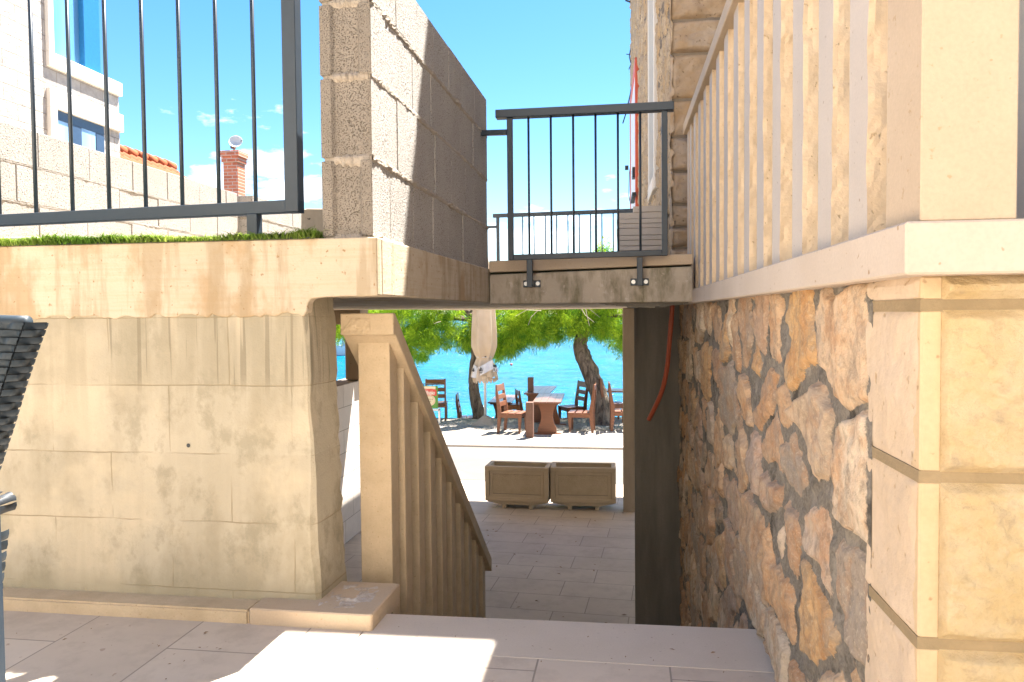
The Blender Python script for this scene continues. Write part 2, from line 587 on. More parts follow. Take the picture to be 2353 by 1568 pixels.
def mk_sea():
    k = NT('sea_water')
    w1 = k.noise(0.9, 5, 0.6, k.map((0.75, 1.1, 1)), 0.6)
    w2 = k.noise(3.2, 4, 0.6, k.map((0.8, 1.1, 1)))
    far = k.noise(0.05, 4, 0.5, k.map((0.4, 1.5, 1)))
    col = k.mix(k.g(far, 0.35, 0.65), (0.0, 0.085, 0.165), (0.001, 0.115, 0.195))
    rip = k.noise(1.1, 4, 0.6, k.map((0.45, 1.3, 1), (3, 1, 0)), 0.5)
    col = k.mix(k.math('MULTIPLY', k.g(rip, 0.48, 0.60), 0.55), col, (0.0, 0.048, 0.115))
    h = k.math('ADD', w1, k.math('MULTIPLY', w2, 0.35))
    nrm = k.bump(h, 1.0, 0.40)
    k.t.nodes.remove(k.p)
    d = k.n('ShaderNodeBsdfDiffuse')
    g = k.n('ShaderNodeBsdfGlossy')
    g.inputs['Roughness'].default_value = 0.12
    k.l(col, d.inputs['Color'])
    k.l(nrm, g.inputs['Normal'])
    k.l(nrm, d.inputs['Normal'])
    fr_ = k.n('ShaderNodeFresnel')
    fr_.inputs['IOR'].default_value = 1.33
    k.l(nrm, fr_.inputs['Normal'])
    mxs = k.n('ShaderNodeMixShader')
    k.l(k.math('MULTIPLY', fr_.outputs[0], 0.58), mxs.inputs[0])
    k.l(d.outputs[0], mxs.inputs[1])
    k.l(g.outputs[0], mxs.inputs[2])
    k.l(mxs.outputs[0], k.out.inputs['Surface'])
    return k.m


def mk_beach():
    k = NT('white_pebble_beach')
    v = k.n('ShaderNodeTexVoronoi')
    v.inputs['Scale'].default_value = 26
    k.l(k.co, v.inputs['Vector'])
    a = k.noise(0.9, 5)
    s = k.n('ShaderNodeSeparateColor')
    k.l(v.outputs['Color'], s.inputs[0])
    col = k.mix(s.outputs[0], (0.42, 0.37, 0.31), (0.26, 0.225, 0.185))
    col = k.mix(k.math('MULTIPLY', k.g(a, 0.45, 0.7), 0.3), col, (0.38, 0.33, 0.26))
    return k.done(col, 0.9, k.bump(v.outputs['Distance'], 0.9, 0.03), 0.2)


def mk_road():
    k = NT('sun_bleached_asphalt')
    a = k.noise(0.7, 6)
    f = k.noise(130, 3)
    col = k.mix(k.g(a, 0.35, 0.65), (0.125, 0.112, 0.098), (0.105, 0.094, 0.083))
    col = k.mix(k.math('MULTIPLY', k.g(f, 0.4, 0.7), 0.3), col, (0.18, 0.16, 0.14))
    cr_ = k.n('ShaderNodeTexVoronoi', feature='DISTANCE_TO_EDGE')
    cr_.inputs['Scale'].default_value = 0.35
    wob = k.noise(1.6, 6, 0.7)
    vm = k.n('ShaderNodeVectorMath', operation='MULTIPLY_ADD')
    k.l(wob, vm.inputs[0])
    vm.inputs[1].default_value = (0.9, 0.9, 0)
    k.l(k.co, vm.inputs[2])
    k.l(vm.outputs[0], cr_.inputs['Vector'])
    crack = k.ramp(cr_.outputs['Distance'], [(0.0, (1, 1, 1)), (0.006, (0, 0, 0))])
    col = k.mix(k.math('MULTIPLY', crack, 0.8), col, (0.1, 0.085, 0.07))
    return k.done(col, 0.9, k.bump(f, 0.3, 0.004), 0.2)


def mk_foliage(name, c1, c2, c3):
    k = NT(name)
    k.t.nodes.remove(k.p)
    ge = k.n('ShaderNodeNewGeometry')
    cl = k.noise(2.4, 4, 0.6)
    c = k.mix(ge.outputs['Random Per Island'], c1, c2)
    c = k.mix(k.g(cl, 0.42, 0.62), c, c3)
    d = k.n('ShaderNodeBsdfDiffuse')
    t = k.n('ShaderNodeBsdfTranslucent')
    k.l(c, d.inputs['Color'])
    k.l(k.mix(1.0, c, (1.0, 1.0, 0.55), 'MULTIPLY'), t.inputs['Color'])
    mxs = k.n('ShaderNodeMixShader')
    mxs.inputs[0].default_value = 0.5
    k.l(d.outputs[0], mxs.inputs[1])
    k.l(t.outputs[0], mxs.inputs[2])
    k.l(mxs.outputs[0], k.out.inputs['Surface'])
    return k.m


def mk_bark():
    k = NT('tamarisk_bark')
    a = k.noise(3, 7, 0.7, k.map((4, 4, 0.9)), 0.8)
    b = k.noise(30, 5, 0.7)
    col = k.mix(k.g(a, 0.38, 0.62), (0.06, 0.045, 0.035), (0.24, 0.185, 0.135))
    return k.done(col, 0.95, k.bump(k.math('ADD', a, k.math('MULTIPLY', b, 0.4)), 1.0, 0.05), 0.15)


def mk_courses(name, w, h, c1, c2, mort, axis=1, bump=0.6, msize=0.004, loc=(0, 0, 0)):
    k = NT(name)
    v, s = k.swiz(axis, 2)
    bk = k.brick(v, w, h, msize, 0.3, 0.5, loc)
    a = k.noise(9, 6, 0.65)
    f = k.noise(45, 5, 0.65)
    col = k.mix(k.g(a, 0.35, 0.7), c1, c2)
    col = k.mix(0.2, col, bk.outputs['Color'], 'SOFT_LIGHT')
    col = k.mix(bk.outputs['Fac'], col, mort)
    h_ = k.math('SUBTRACT', k.math('ADD', a, k.math('MULTIPLY', f, 0.6)), k.math('MULTIPLY', bk.outputs['Fac'], 0.8))
    return k.done(col, 0.85, k.bump(h_, bump, 0.02), 0.25)


def mk_glass(name, c=(0.10, 0.25, 0.42)):
    k = NT(name)
    a = k.noise(1.2, 4, 0.5, k.map((3, 3, 0.3)))
    return k.done(k.mix(k.g(a, 0.4, 0.65), c, tuple(min(1, x * 1.6) for x in c)), 0.06, None, 0.9)


MAT['render'] = mk_render_wall()
MAT['slab'] = mk_slab()
MAT['beam'] = mk_beam()
MAT['terrace'] = mk_tiles('terrace_tiles', 0.62, 0.355, (0.58, 0.49, 0.395), (0.52, 0.435, 0.345), math.pi / 2, (0.12, 0.245, 0))
MAT['lower'] = mk_tiles('lower_tiles', 0.62, 0.36, (0.52, 0.435, 0.345), (0.44, 0.365, 0.285), 0.06, (0.1, 0.0, 0), (0.25, 0.2, 0.16), 0.004, 0.6)
MAT['rubble'] = mk_rubble('rubble_stone', [(0.46, 0.31, 0.20), (0.66, 0.50, 0.34), (0.53, 0.30, 0.15), (0.40, 0.31, 0.24), (0.70, 0.56, 0.40), (0.49, 0.35, 0.27), (0.60, 0.37, 0.17), (0.36, 0.29, 0.225)], (0.155, 0.135, 0.11))
MAT['rubble_pale'] = mk_rubble('house_stone', [(0.55, 0.41, 0.25), (0.46, 0.36, 0.26), (0.60, 0.47, 0.32), (0.42, 0.33, 0.24), (0.52, 0.36, 0.20)], (0.15, 0.125, 0.10), 0.9, (0.50, 0.36, 0.20))
def mk_quoin():
    k = NT('yellow_quoin_stone')
    a = k.noise(4.5, 7, 0.65)
    v = k.noise(8, 8, 0.75)
    f = k.noise(60, 6, 0.75)
    col = k.mix(k.g(a, 0.36, 0.62), (0.60, 0.475, 0.305), (0.55, 0.395, 0.20))
    col = k.mix(k.math('MULTIPLY', k.g(f, 0.50, 0.66), 0.35), col, (0.42, 0.29, 0.15))
    col = k.mix(k.math('MULTIPLY', k.g(v, 0.52, 0.66), 0.5), col, (0.68, 0.555, 0.385))
    sp_ = k.noise(17, 5, 0.6, k.map(loc=(3, 1, 6)))
    col = k.mix(k.math('MULTIPLY', k.g(sp_, 0.60, 0.68), 0.4), col, (0.36, 0.27, 0.185))
    h = k.math('ADD', v, k.math('MULTIPLY', f, 0.6))
    return k.done(col, 0.88, k.bump(h, 0.8, 0.012), 0.2)


MAT['quoin'] = mk_quoin()
MAT['quoin_side'] = stone('pale_quoin_stone', (0.64, 0.50, 0.365), (0.56, 0.42, 0.28), 5, 60, 0.4, 0.85, (0.42, 0.29, 0.17), 40, (0.66, 0.74))
MAT['quoin_margin'] = stone('dressed_quoin_margin', (0.62, 0.46, 0.29), (0.57, 0.41, 0.235), 5, 120, 0.15, 0.8, (0.4, 0.27, 0.15), 60, (0.68, 0.74))
MAT['pointing'] = stone('brown_pointing', (0.34, 0.25, 0.145), (0.27, 0.2, 0.115), 9, 90, 0.4, 0.95)
MAT['sea'] = mk_sea()
MAT['beach'] = mk_beach()
MAT['road'] = mk_road()
MAT['leaf'] = mk_foliage('tamarisk_leaf', (0.20, 0.33, 0.022), (0.48, 0.60, 0.06), (0.07, 0.20, 0.025))
MAT['blade'] = mk_foliage('turf_blade', (0.11, 0.20, 0.025), (0.34, 0.40, 0.12), (0.06, 0.13, 0.02))
MAT['bark'] = mk_bark()
MAT['house_white'] = mk_courses('white_split_stone', 0.42, 0.19, (0.46, 0.42, 0.38), (0.35, 0.315, 0.285), (0.29, 0.245, 0.20), 1, 1.0, 0.005)
MAT['white_blocks'] = mk_courses('white_block_courses', 0.5, 0.245, (0.66, 0.58, 0.51), (0.60, 0.52, 0.45), (0.30, 0.24, 0.18), 1, 0.2, 0.004)
MAT['brick'] = mk_courses('red_brick', 0.22, 0.075, (0.48, 0.16, 0.085), (0.38, 0.11, 0.06), (0.45, 0.38, 0.32), 0, 0.5, 0.008)
MAT['glass'] = mk_glass('window_glass')
MAT['tile_roof'] = stone('orange_roof_tile', (0.34, 0.085, 0.025), (0.26, 0.065, 0.02), 6, 60, 0.2, 0.8)


def mk_canvas():
    k = NT('cream_canvas')
    a = k.noise(3, 5)
    wv = k.n('ShaderNodeTexWave', wave_type='BANDS', bands_direction='Z')
    wv.inputs['Scale'].default_value = 90
    k.l(k.co, wv.inputs[0])
    col = k.mix(k.g(a, 0.35, 0.65), (0.66, 0.54, 0.41), (0.60, 0.47, 0.33))
    k.done(col, 0.9, k.bump(wv.outputs[0], 0.05, 0.002), 0.1)
    t = k.n('ShaderNodeBsdfTranslucent')
    k.l(col, t.inputs[0])
    mxs = k.n('ShaderNodeMixShader')
    mxs.inputs[0].default_value = 0.25
    k.l(k.p.outputs[0], mxs.inputs[1])
    k.l(t.outputs[0], mxs.inputs[2])
    k.l(mxs.outputs[0], k.out.inputs['Surface'])
    return k.m


MAT['canvas'] = mk_canvas()
MAT['canvas_white'] = paint('white_canvas', (0.68, 0.65, 0.64), 0.9)
MAT['wicker'] = paint('grey_wicker_strap', (0.028, 0.04, 0.05), 0.5, 0.0, 0.35)
MAT['wicker_dark'] = paint('wicker_core', (0.01, 0.014, 0.018), 0.6)
MAT['mesh_fabric'] = paint('grey_mesh_fabric', (0.22, 0.19, 0.17), 0.8)

# ------------------------------------------------------------------ ground and sea
LOW = -1.5
Y0 = 2.262                    # face of the left wall


def sheet(name, x0, x1, y0, y1, z, mat, th=0.25):
    return tag(MB().box(x0, x1, y0, y1, z - th, z).build(name, mat), kind='structure')


sheet('ground', -120, 120, -60, 17.9, LOW - 0.05, MAT['road'], 1.5)
sheet('terrace_floor', -7, 0.39, -7, 2.05, 0.0, MAT['terrace'], 0.2)
sheet('terrace_floor', -7, -0.791, 2.05, 2.30, 0.0, MAT['terrace'], 0.2)
sheet('terrace_base', -7, 0.385, -7, 2.30, -0.204, MAT['concrete_mid'], 1.32)
sheet('lower_floor', -9, 9, 3.6, 10.95, LOW, MAT['lower'], 0.045)
sheet('road', -60, 60, 10.96, 13.7, LOW + 0.004, MAT['road'], 0.045)
tag(MB().box(-60, 60, 13.71, 13.85, LOW - 0.04, LOW + 0.05).build('kerb', MAT['lime_pale'], None, 0.01), kind='structure')


def vnoise(x, y, seed):
    rr = np.random.default_rng(seed)
    T = rr.random((64, 64))
    xi, yi = np.floor(x).astype(int), np.floor(y).astype(int)
    fx, fy = x - xi, y - yi
    fx, fy = fx * fx * (3 - 2 * fx), fy * fy * (3 - 2 * fy)
    g = lambda a, b: T[a % 64, b % 64]
    return (g(xi, yi) * (1 - fx) + g(xi + 1, yi) * fx) * (1 - fy) + (g(xi, yi + 1) * (1 - fx) + g(xi + 1, yi + 1) * fx) * fy - 0.5


def fbm(x, y, seed, o=4):
    return sum(vnoise(x * 2 ** i, y * 2 ** i, seed + i) / 1.8 ** i for i in range(o))


bx, by = np.meshgrid(np.linspace(-14, 9, 231), np.linspace(13.85, 20.5, 100), indexing='ij')
edge = 17.75 + 0.35 * vnoise(bx * 0.6, by * 0 + 3, 5) - 0.42 * np.clip((-3.4 - bx) / 0.8, 0, 1) + 0.25 * np.clip((bx + 1.5) / 2, 0, 1)
bz = LOW + 0.02 + 0.05 * fbm(bx * 1.2, by * 1.2, 9) + 0.02 * vnoise(bx * 9, by * 9, 3)
bz -= 0.72 * np.clip((by - edge) / 0.35, 0, 1) + 0.12 * np.clip(by - edge - 0.3, 0, 9)
bz[:, 0] = LOW + 0.02
tag(MB().grid(np.stack([bx, by, bz], -1)).build('beach', MAT['beach'], None, smooth=True), kind='structure')
tag(MB().box(-3500, 3500, 17.9, 6000, -4.0, -2.3).build('sea', MAT['sea']), kind='structure')

# ------------------------------------------------------------------ staircase
st = thing('staircase', 'pale limestone staircase going down from the terrace edge into the passage', 'stairs', (-0.2, 2.2, 0))
e = MB()
e.add([(-0.79, 2.052, -0.05), (0.40, 2.052, -0.05), (0.40, 2.336, -0.05), (-0.79, 2.308, -0.05),
       (-0.79, 2.052, 0.0), (0.40, 2.052, 0.0), (0.40, 2.336, 0.0), (-0.79, 2.308, 0.0)],
      [(3, 2, 1, 0), (4, 5, 6, 7), (0, 1, 5, 4), (1, 2, 6, 5), (2, 3, 7, 6), (3, 0, 4, 7)])
e.build('top_tread', MAT['lime_pale'], st, 0.004)
e = MB()
for k in range(8):
    y = 2.34 + 0.212 * k
    z = -0.1667 * (k + 1)
    e.box(-0.95, 0.37, y, y + 0.24, LOW - 0.02, z)
e.build('steps', MAT['lime_pale'], st, 0.003)

# ------------------------------------------------------------------ left wall, slab, kerb, turf
cw = thing('concrete_wall', 'old beige rendered block wall with dark drips, left of the stairs', 'wall', (-1.5, Y0 + 0.1, 0))
n = 70
zz = np.linspace(-1.5, 1.015, n)
prof = -0.975 + 0.010 * np.interp(zz, [0, 0.5, 1], [1.0, -0.4, -1.6]) + 0.007 * np.array([vnoise(np.array(z * 9.0), np.array(1.3), 4) for z in zz]) * 2
e = MB()
vs, fs = [], []
for i, z in enumerate(zz):
    x = float(prof[i])
    b = 0.012 + 0.006 * math.sin(z * 7)
    j = 0.010 * R.uniform(-1, 1)
    vs += [(-6.5, Y0, z), (x - b, Y0, z), (x, Y0 + b, z), (x + 0.006 + j * 0.2, Y0 + 0.21 + j, z), (x - 0.02, Y0 + 0.23, z), (-6.5, Y0 + 0.23, z)]
for i in range(n - 1):
    for k in range(6):
        fs.append((i * 6 + k, i * 6 + (k + 1) % 6, (i + 1) * 6 + (k + 1) % 6, (i + 1) * 6 + k))
fs += [(0, 1, 2, 3, 4, 5), tuple((n - 1) * 6 + k for k in range(6))[::-1]]
e.add(vs, fs)
e.build('rendered_face', MAT['render'], cw)
# a blind drill hole and rounded spill at the base
MB().lathe([(0.009, 0), (0.007, 0.004)], (0, 0, 0), 10)
hp = yt(433, 1024, Y0 - 0.001)
e = MB()
e.v = [(hp.x + 0.0068 * math.cos(a), Y0 - 0.0015, hp.z + 0.0068 * math.sin(a)) for a in [k * math.pi / 5 for k in range(10)]]
e.f = [tuple(range(10))]
e.build('drill_hole', MAT['black'], cw)

kb = thing('stone_kerb', 'low tan limestone kerb under the beige wall, ending in a broken corner block', 'kerb', (-1.5, 2.2, 0))
e = MB()
e.box(-6.5, -1.16, 2.172, Y0 + 0.05, -0.02, 0.042)
e.build('kerb_strip', MAT['newel'], kb, 0.006, seg=2)
e = MB()
e.prism([(-1.157, 2.170), (-0.772, 2.166), (-0.762, 2.172), (-0.758, 2.44), (-1.157, 2.44)], 'z', -0.02, 0.050)
e.build('corner_block', MAT['lime'], kb, 0.004)
gx, gy = np.meshgrid(np.linspace(-0.965, -0.80, 40), np.linspace(2.20, 2.42, 40), indexing='ij')
gz = 0.0500 + np.clip(fbm(gx * 40, gy * 40, 21) * 0.014, -0.006, 0.02) * np.clip(1 - ((gx + 0.88) / 0.085) ** 2, 0, 1) * np.clip(1 - ((gy - 2.31) / 0.11) ** 2, 0, 1) - 0.0005
MB().grid(np.stack([gx, gy, gz], -1)).build('mortar_patch', stone('white_mortar_smear', (0.62, 0.57, 0.52), (0.42, 0.33, 0.24), 30, 120, 0.5), kb, smooth=True)

sl = thing('terrace_slab', 'concrete upper terrace slab with stained beige front edge, bridging above the passage', 'slab', (-2, 4, 1.0))
e = MB()
xr = lambda y: -0.757 + 0.0205 * (y - 2.25)
# left field, front edge slightly uneven underneath at the free corner
e.prism([(-8, 2.3), (xr(2.3), 2.3), (xr(4.02), 4.02), (xr(4.02), 8.4), (-8, 8.4)], 'z', 1.012, 1.19)
e.build('left_deck', MAT['slab'], sl, 0.004)
e = MB()
pts = [(-6.5, 1.19), (-0.757, 1.19), (-0.757, 1.012), (-0.80, 1.009), (-0.86, 1.011), (-0.945, 1.008), (-0.974, 1.004), (-0.984, 0.992), (-0.988, 0.966)]
x = -1.0
while x > -6.45:
    pts.append((x, 0.952 + 0.007 * float(vnoise(np.array(x * 13.0), np.array(0.7), 4)) + 0.008 * R.uniform(-1, 1)))
    x -= 0.018
pts.append((-6.5, 0.952))
e.prism(pts, 'y', 2.2555, 2.2995)
e.build('front_edge', MAT['slab'], sl, 0.003)
e = MB()
e.prism([(xr(4.02) + 0.002, 4.10), (0.285, 4.10), (0.20, 10.7), (-2.4, 10.7), (-2.4, 8.402), (xr(4.02) + 0.002, 8.402)], 'z', 1.012, 1.19)
e.build('bridge_deck', MAT['concrete_mid'], sl, 0.004)
e = MB()
ya, yb = 3.965, 3.905
xa, xb = xr(4.0) + 0.004, 0.325
vs = [(xa, ya, 1.003), (xb, yb, 1.003), (xb, 4.097, 1.003), (xa, 4.097, 1.003), (xa, ya, 1.158), (xb, yb, 1.180), (xb, 4.097, 1.180), (xa, 4.097, 1.158)]
e.add(vs, [(3, 2, 1, 0), (4, 5, 6, 7), (0, 1, 5, 4), (1, 2, 6, 5), (2, 3, 7, 6), (3, 0, 4, 7)])
e.build('edge_beam', MAT['beam'], sl, 0.004)
e = MB()
vs = [(xa, ya - 0.006, 1.170), (xb, yb - 0.006, 1.190), (xb, 4.30, 1.190), (xa, 4.30, 1.170), (xa, ya - 0.006, 1.230), (xb, yb - 0.006, 1.242), (xb, 4.30, 1.242), (xa, 4.30, 1.230)]
e.add(vs, [(3, 2, 1, 0), (4, 5, 6, 7), (0, 1, 5, 4), (1, 2, 6, 5), (2, 3, 7, 6), (3, 0, 4, 7)])
e.build('coping_stone', MAT['lime'], sl, 0.003)
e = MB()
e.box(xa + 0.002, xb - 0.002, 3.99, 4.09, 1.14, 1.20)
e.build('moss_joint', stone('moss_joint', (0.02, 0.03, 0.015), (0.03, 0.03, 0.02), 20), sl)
# rough broken underside near the column
e = MB()
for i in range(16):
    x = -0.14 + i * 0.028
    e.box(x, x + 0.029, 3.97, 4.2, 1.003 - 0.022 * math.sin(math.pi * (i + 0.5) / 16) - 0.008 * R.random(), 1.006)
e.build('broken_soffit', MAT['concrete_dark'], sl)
# end beam carried on the left column
MB().box(-3.35, -2.93, 8.12, 8.38, 0.85, 1.013).build('end_beam', MAT['concrete_mid'], sl, 0.004)

# turf
tv, tf = [], []
N = 15000
bxs = NP.uniform(-3.2, -0.955, N)
bys = 2.243 + np.abs(NP.normal(0, 0.075, N))
cl = fbm(bxs * 9, bys * 9, 33)
hh = (0.016 + 0.017 * NP.random(N)) * (1 + 0.7 * cl)
az = NP.uniform(0, 2 * np.pi, N)
ln = NP.uniform(0.4, 2.0, N)
V = np.zeros((N, 4, 3))
w = NP.uniform(0.0012, 0.0022, N)
ca, sa = np.cos(az), np.sin(az)
base = np.stack([bxs, bys, np.full(N, 1.190)], -1)
side = np.stack([-sa, ca, np.zeros(N)], -1) * w[:, None]
lean = np.stack([ca, sa, np.zeros(N)], -1)
V[:, 0] = base - side
V[:, 1] = base + side
midp = base + lean * (hh * ln * 0.35)[:, None] + np.array([0, 0, 1]) * (hh * 0.7)[:, None]
V[:, 2] = midp + side * 0.8
V[:, 3] = midp - side * 0.8
tip = base + lean * (hh * ln)[:, None] + np.array([0, 0, 1]) * (hh * NP.uniform(0.6, 1.0, N))[:, None]
V5 = np.concatenate([V, tip[:, None, :]], 1).reshape(-1, 3)
F = [q for i in range(N) for q in ((5 * i, 5 * i + 1, 5 * i + 2, 5 * i + 3), (5 * i + 3, 5 * i + 2, 5 * i + 4))]
e = MB()
e.v, e.f = V5.tolist(), F
tag(e.build('turf', MAT['blade'], None, normals=False), 'strip of green artificial turf along the left slab edge', 'turf', kind='stuff')
e = MB()
e.box(-6.4, -0.957, 2.252, 3.4, 1.1905, 1.1945)
tag(e.build('turf_backing', MAT['black']), 'thin black turf mat edge under the green blades on the slab', 'turf mat')


# ------------------------------------------------------------------ block walls
def block_wall(name, label, o, d, nrm, length, thick, course_z, bl, mat, seed, drop=0.0, endprof=True, cat='wall', lump=1.0, mortar=None):
    """o: start at the exposed face, d: along, nrm: outward normal of the exposed face"""
    rr = random.Random(seed)
    d, nrm = Vector((*d, 0)).normalized(), Vector((*nrm, 0)).normalized()
    t = thing(name, label, cat, (o[0], o[1], course_z[0]))

    def P(s, q, z):          # s along, q depth behind face
        p = Vector((o[0], o[1], 0)) + d * s - nrm * q
        return Vector((p.x, p.y, z - drop * s))
    e = MB()
    for c in range(len(course_z) - 1):
        z0, z1 = course_z[c] + 0.006, course_z[c + 1] - 0.006
        s = 0.0
        first = True
        while s < length - 0.02:
            L = bl * rr.uniform(0.92, 1.05)
            if first:
                L = bl * (0.68 if c % 2 == 0 else 0.98)
            s1 = min(s + L, length)
            if length - s1 < 0.08:
                s1 = length
            q = rr.uniform(-0.0025, 0.0025)
            g = 0.0022
            if first and endprof:
                w = thick
                k = 0.012
                pts = [(s, q), (s, 0.035), (s + k, 0.045), (s + k, w - 0.045), (s, w - 0.034), (s, w), (s1 - g, w), (s1 - g, q)]
                if c % 2:
                    pts = [(s, q), (s + k, 0.004), (s + k, w - 0.045), (s, w - 0.034), (s, w), (s1 - g, w), (s1 - g, q)]
            else:
                pts = [(s + g, q), (s + g, thick), (s1 - g, thick), (s1 - g, q)]
            lo = [P(a, b, z0) for a, b in pts]
            hi = [P(a, b, z1) for a, b in pts]
            m_ = len(pts)
            e.add(lo + hi, [tuple(range(m_))[::-1], tuple(range(m_, 2 * m_))] + [(i, (i + 1) % m_, m_ + (i + 1) % m_, m_ + i) for i in range(m_)])
            s = s1
            first = False
    ob = e.build('blocks', mat, t, 0.0035)
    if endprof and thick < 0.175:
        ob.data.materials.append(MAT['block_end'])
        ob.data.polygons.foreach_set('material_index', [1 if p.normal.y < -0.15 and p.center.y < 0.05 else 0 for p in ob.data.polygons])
    e = MB()
    for c in range(0, len(course_z) - 1):
        zc = course_z[c]
        ns = max(8, int(length / 0.012))
        G = np.zeros((ns, 5, 3))
        for i in range(ns):
            s = length * i / (ns - 1)
            amp = lump * (0.0015 + 0.008 * max(0, vnoise(np.array(s * 14.0 + seed), np.array(c * 3.3), 8)) * 2 + 0.002 * rr.random())
            hz = 0.008 + 0.007 * rr.random() + amp * 0.5
            for j in range(5):
                a = (j / 4 - 0.5) * 2
                out = amp * (1 - a * a) * rr.uniform(0.35, 1.5) - (0.004 if abs(a) == 1 else 0)
                pz = zc + a * hz * rr.uniform(0.7, 1.25)
                p = P(s, -out, pz)
                G[i, j] = p
        e.grid(G)
        # core bed
        lo = [P(a, b, zc - 0.0065) for a, b in ((0.012, 0.006), (0.012, thick - 0.006), (length - 0.012, thick - 0.006), (length - 0.012, 0.006))]
        hi = [P(a, b, zc + 0.0065) for a, b in ((0.012, 0.006), (0.012, thick - 0.006), (length - 0.012, thick - 0.006), (length - 0.012, 0.006))]
        e.add(lo + hi, [(3, 2, 1, 0), (4, 5, 6, 7), (0, 1, 5, 4), (1, 2, 6, 5), (2, 3, 7, 6), (3, 0, 4, 7)])
        # squeezed lumps on the end face
        if endprof:
            G = np.zeros((24, 5, 3))
            for i in range(24):
                q = 0.012 + (thick - 0.02) * i / 23
                amp = 0.004 + 0.012 * rr.random() * math.sin(math.pi * i / 23)
                for j in range(5):
                    a = (j / 4 - 0.5) * 2
                    drp = 0.028 * max(0, vnoise(np.array(i * 0.45 + c), np.array(2.2), 4) + 0.2) if (a < 0 and c == 1) else 0
                    p = P(0.012 - amp * (1 - a * a), q, zc + a * (0.010 + 0.006 * rr.random()) - drp)
                    G[i, j] = p
            e.grid(G)
    e.build('mortar', mortar or MAT['mortar'], t)
    return t


bw = block_wall('block_wall', 'raw grey-tan concrete block wall standing on the slab between railing and gate',
                (-0.774, 2.272), (0.0245, 1), (1, -0.0245), 1.735, 0.166, [1.191, 1.436, 1.689, 1.915, 2.118], 0.25, MAT['block'], 5, 0.016)

fw_ = block_wall('block_wall', 'low sunlit grey block wall running back behind the left railing',
                 (-3.6, 2.9), (0, 1), (1, 0), 3.80, 0.2, [1.195, 1.415, 1.645, 1.875, 2.105], 0.46, MAT['block_grey'], 9, 0.0, False, lump=0.6, mortar=MAT['mortar_grey'])
block_wall('block_wall', 'short grey block return wall beside the brick chimney, at the far wall end',
           (-3.5, 6.80), (0, 1), (1, 0), 1.3, 0.18, [1.195, 1.43, 1.66, 1.89, 2.10], 0.46, MAT['block_grey'], 12, 0.0, True, lump=0.6, mortar=MAT['mortar_grey'])

# small objects behind the turf
so_ = yt(718, 500, 2.95)
e = MB()
e.prism([(so_.x - 0.045, 1.19), (so_.x + 0.10, 1.19), (so_.x + 0.10, so_.z + 0.03), (so_.x - 0.01, so_.z + 0.035), (so_.x - 0.04, so_.z + 0.03)], 'y', 2.93, 3.0)
tag(e.build('stone_offcut', MAT['concrete_mid'], None, 0.004), 'grey veined stone offcut standing in turf at the block wall foot', 'stone')
lt = thing('lumber_stack', 'stack of pale beige planks on the slab behind the left railing foot', 'lumber', (-1.55, 3.8, 1.19))
for i, (za, zb) in enumerate(((1.195, 1.215), (1.222, 1.24), (1.252, 1.272), (1.285, 1.30))):
    e = MB()
    for k in range(3):
        y = 3.5 + 0.17 * k
        e.box(-2.20 + 0.05 * (i % 2) + 0.02 * k, -1.62 + 0.05 * ((i + k) % 3), y, y + 0.155, za, zb)
    e.build('plank_layer', MAT['lumber'], lt, 0.002)
e = MB()
for i in range(3):
    e.box(-2.15 + i * 0.24, -2.11 + i * 0.24, 3.5, 4.0, 1.215, 1.222)
    e.box(-2.15 + i * 0.24, -2.11 + i * 0.24, 3.5, 4.0, 1.24, 1.252)
    e.box(-2.15 + i * 0.24, -2.11 + i * 0.24, 3.5, 4.0, 1.272, 1.285)
e.build('spacer', MAT['lumber'], lt)
l2 = thing('lumber_stack', 'sunlit plank stack nearer the block wall, ends fanned over each other', 'lumber', (-1.3, 3.8, 1.19))
for i in range(4):
    e = MB()
    M_ = Matrix.Translation((-1.52, 3.62, 0)) @ Matrix.Rotation(0.16 + 0.07 * i, 4, 'Z')
    e.box(0, 0.50, 0, 0.16, 1.195 + 0.027 * i, 1.217 + 0.027 * i, M_)
    e.build('plank_layer', MAT['lumber'], l2, 0.002)
e = MB()
e.box(-1.5, -1.44, 3.66, 3.80, 1.217, 1.222)
e.build('spacer', MAT['lumber'], l2)
pa = thing('leaning_sheet', 'white sunlit stone panel leaning low behind the turf at far left', 'panel', (-2.6, 3.3, 1.19))
e = MB()
e.add([(-3.0, 3.2, 1.195), (-2.2, 3.2, 1.195), (-2.2, 3.24, 1.195), (-3.0, 3.24, 1.195), (-3.0, 3.22, 1.335), (-2.75, 3.22, 1.335), (-2.75, 3.26, 1.335), (-3.0, 3.26, 1.335)],
      [(3, 2, 1, 0), (4, 5, 6, 7), (0, 1, 5, 4), (1, 2, 6, 5), (2, 3, 7, 6), (3, 0, 4, 7)])
e.build('panel_sheet', MAT['white_stone'], pa, 0.003)

# ------------------------------------------------------------------ railings
def sq(e, a, b, w, h=None):
    e.beam(a, b, w, h or w, (0, 1, 0.001) if abs((Vector(b) - Vector(a)).normalized().z) > 0.9 else (0, 0, 1))


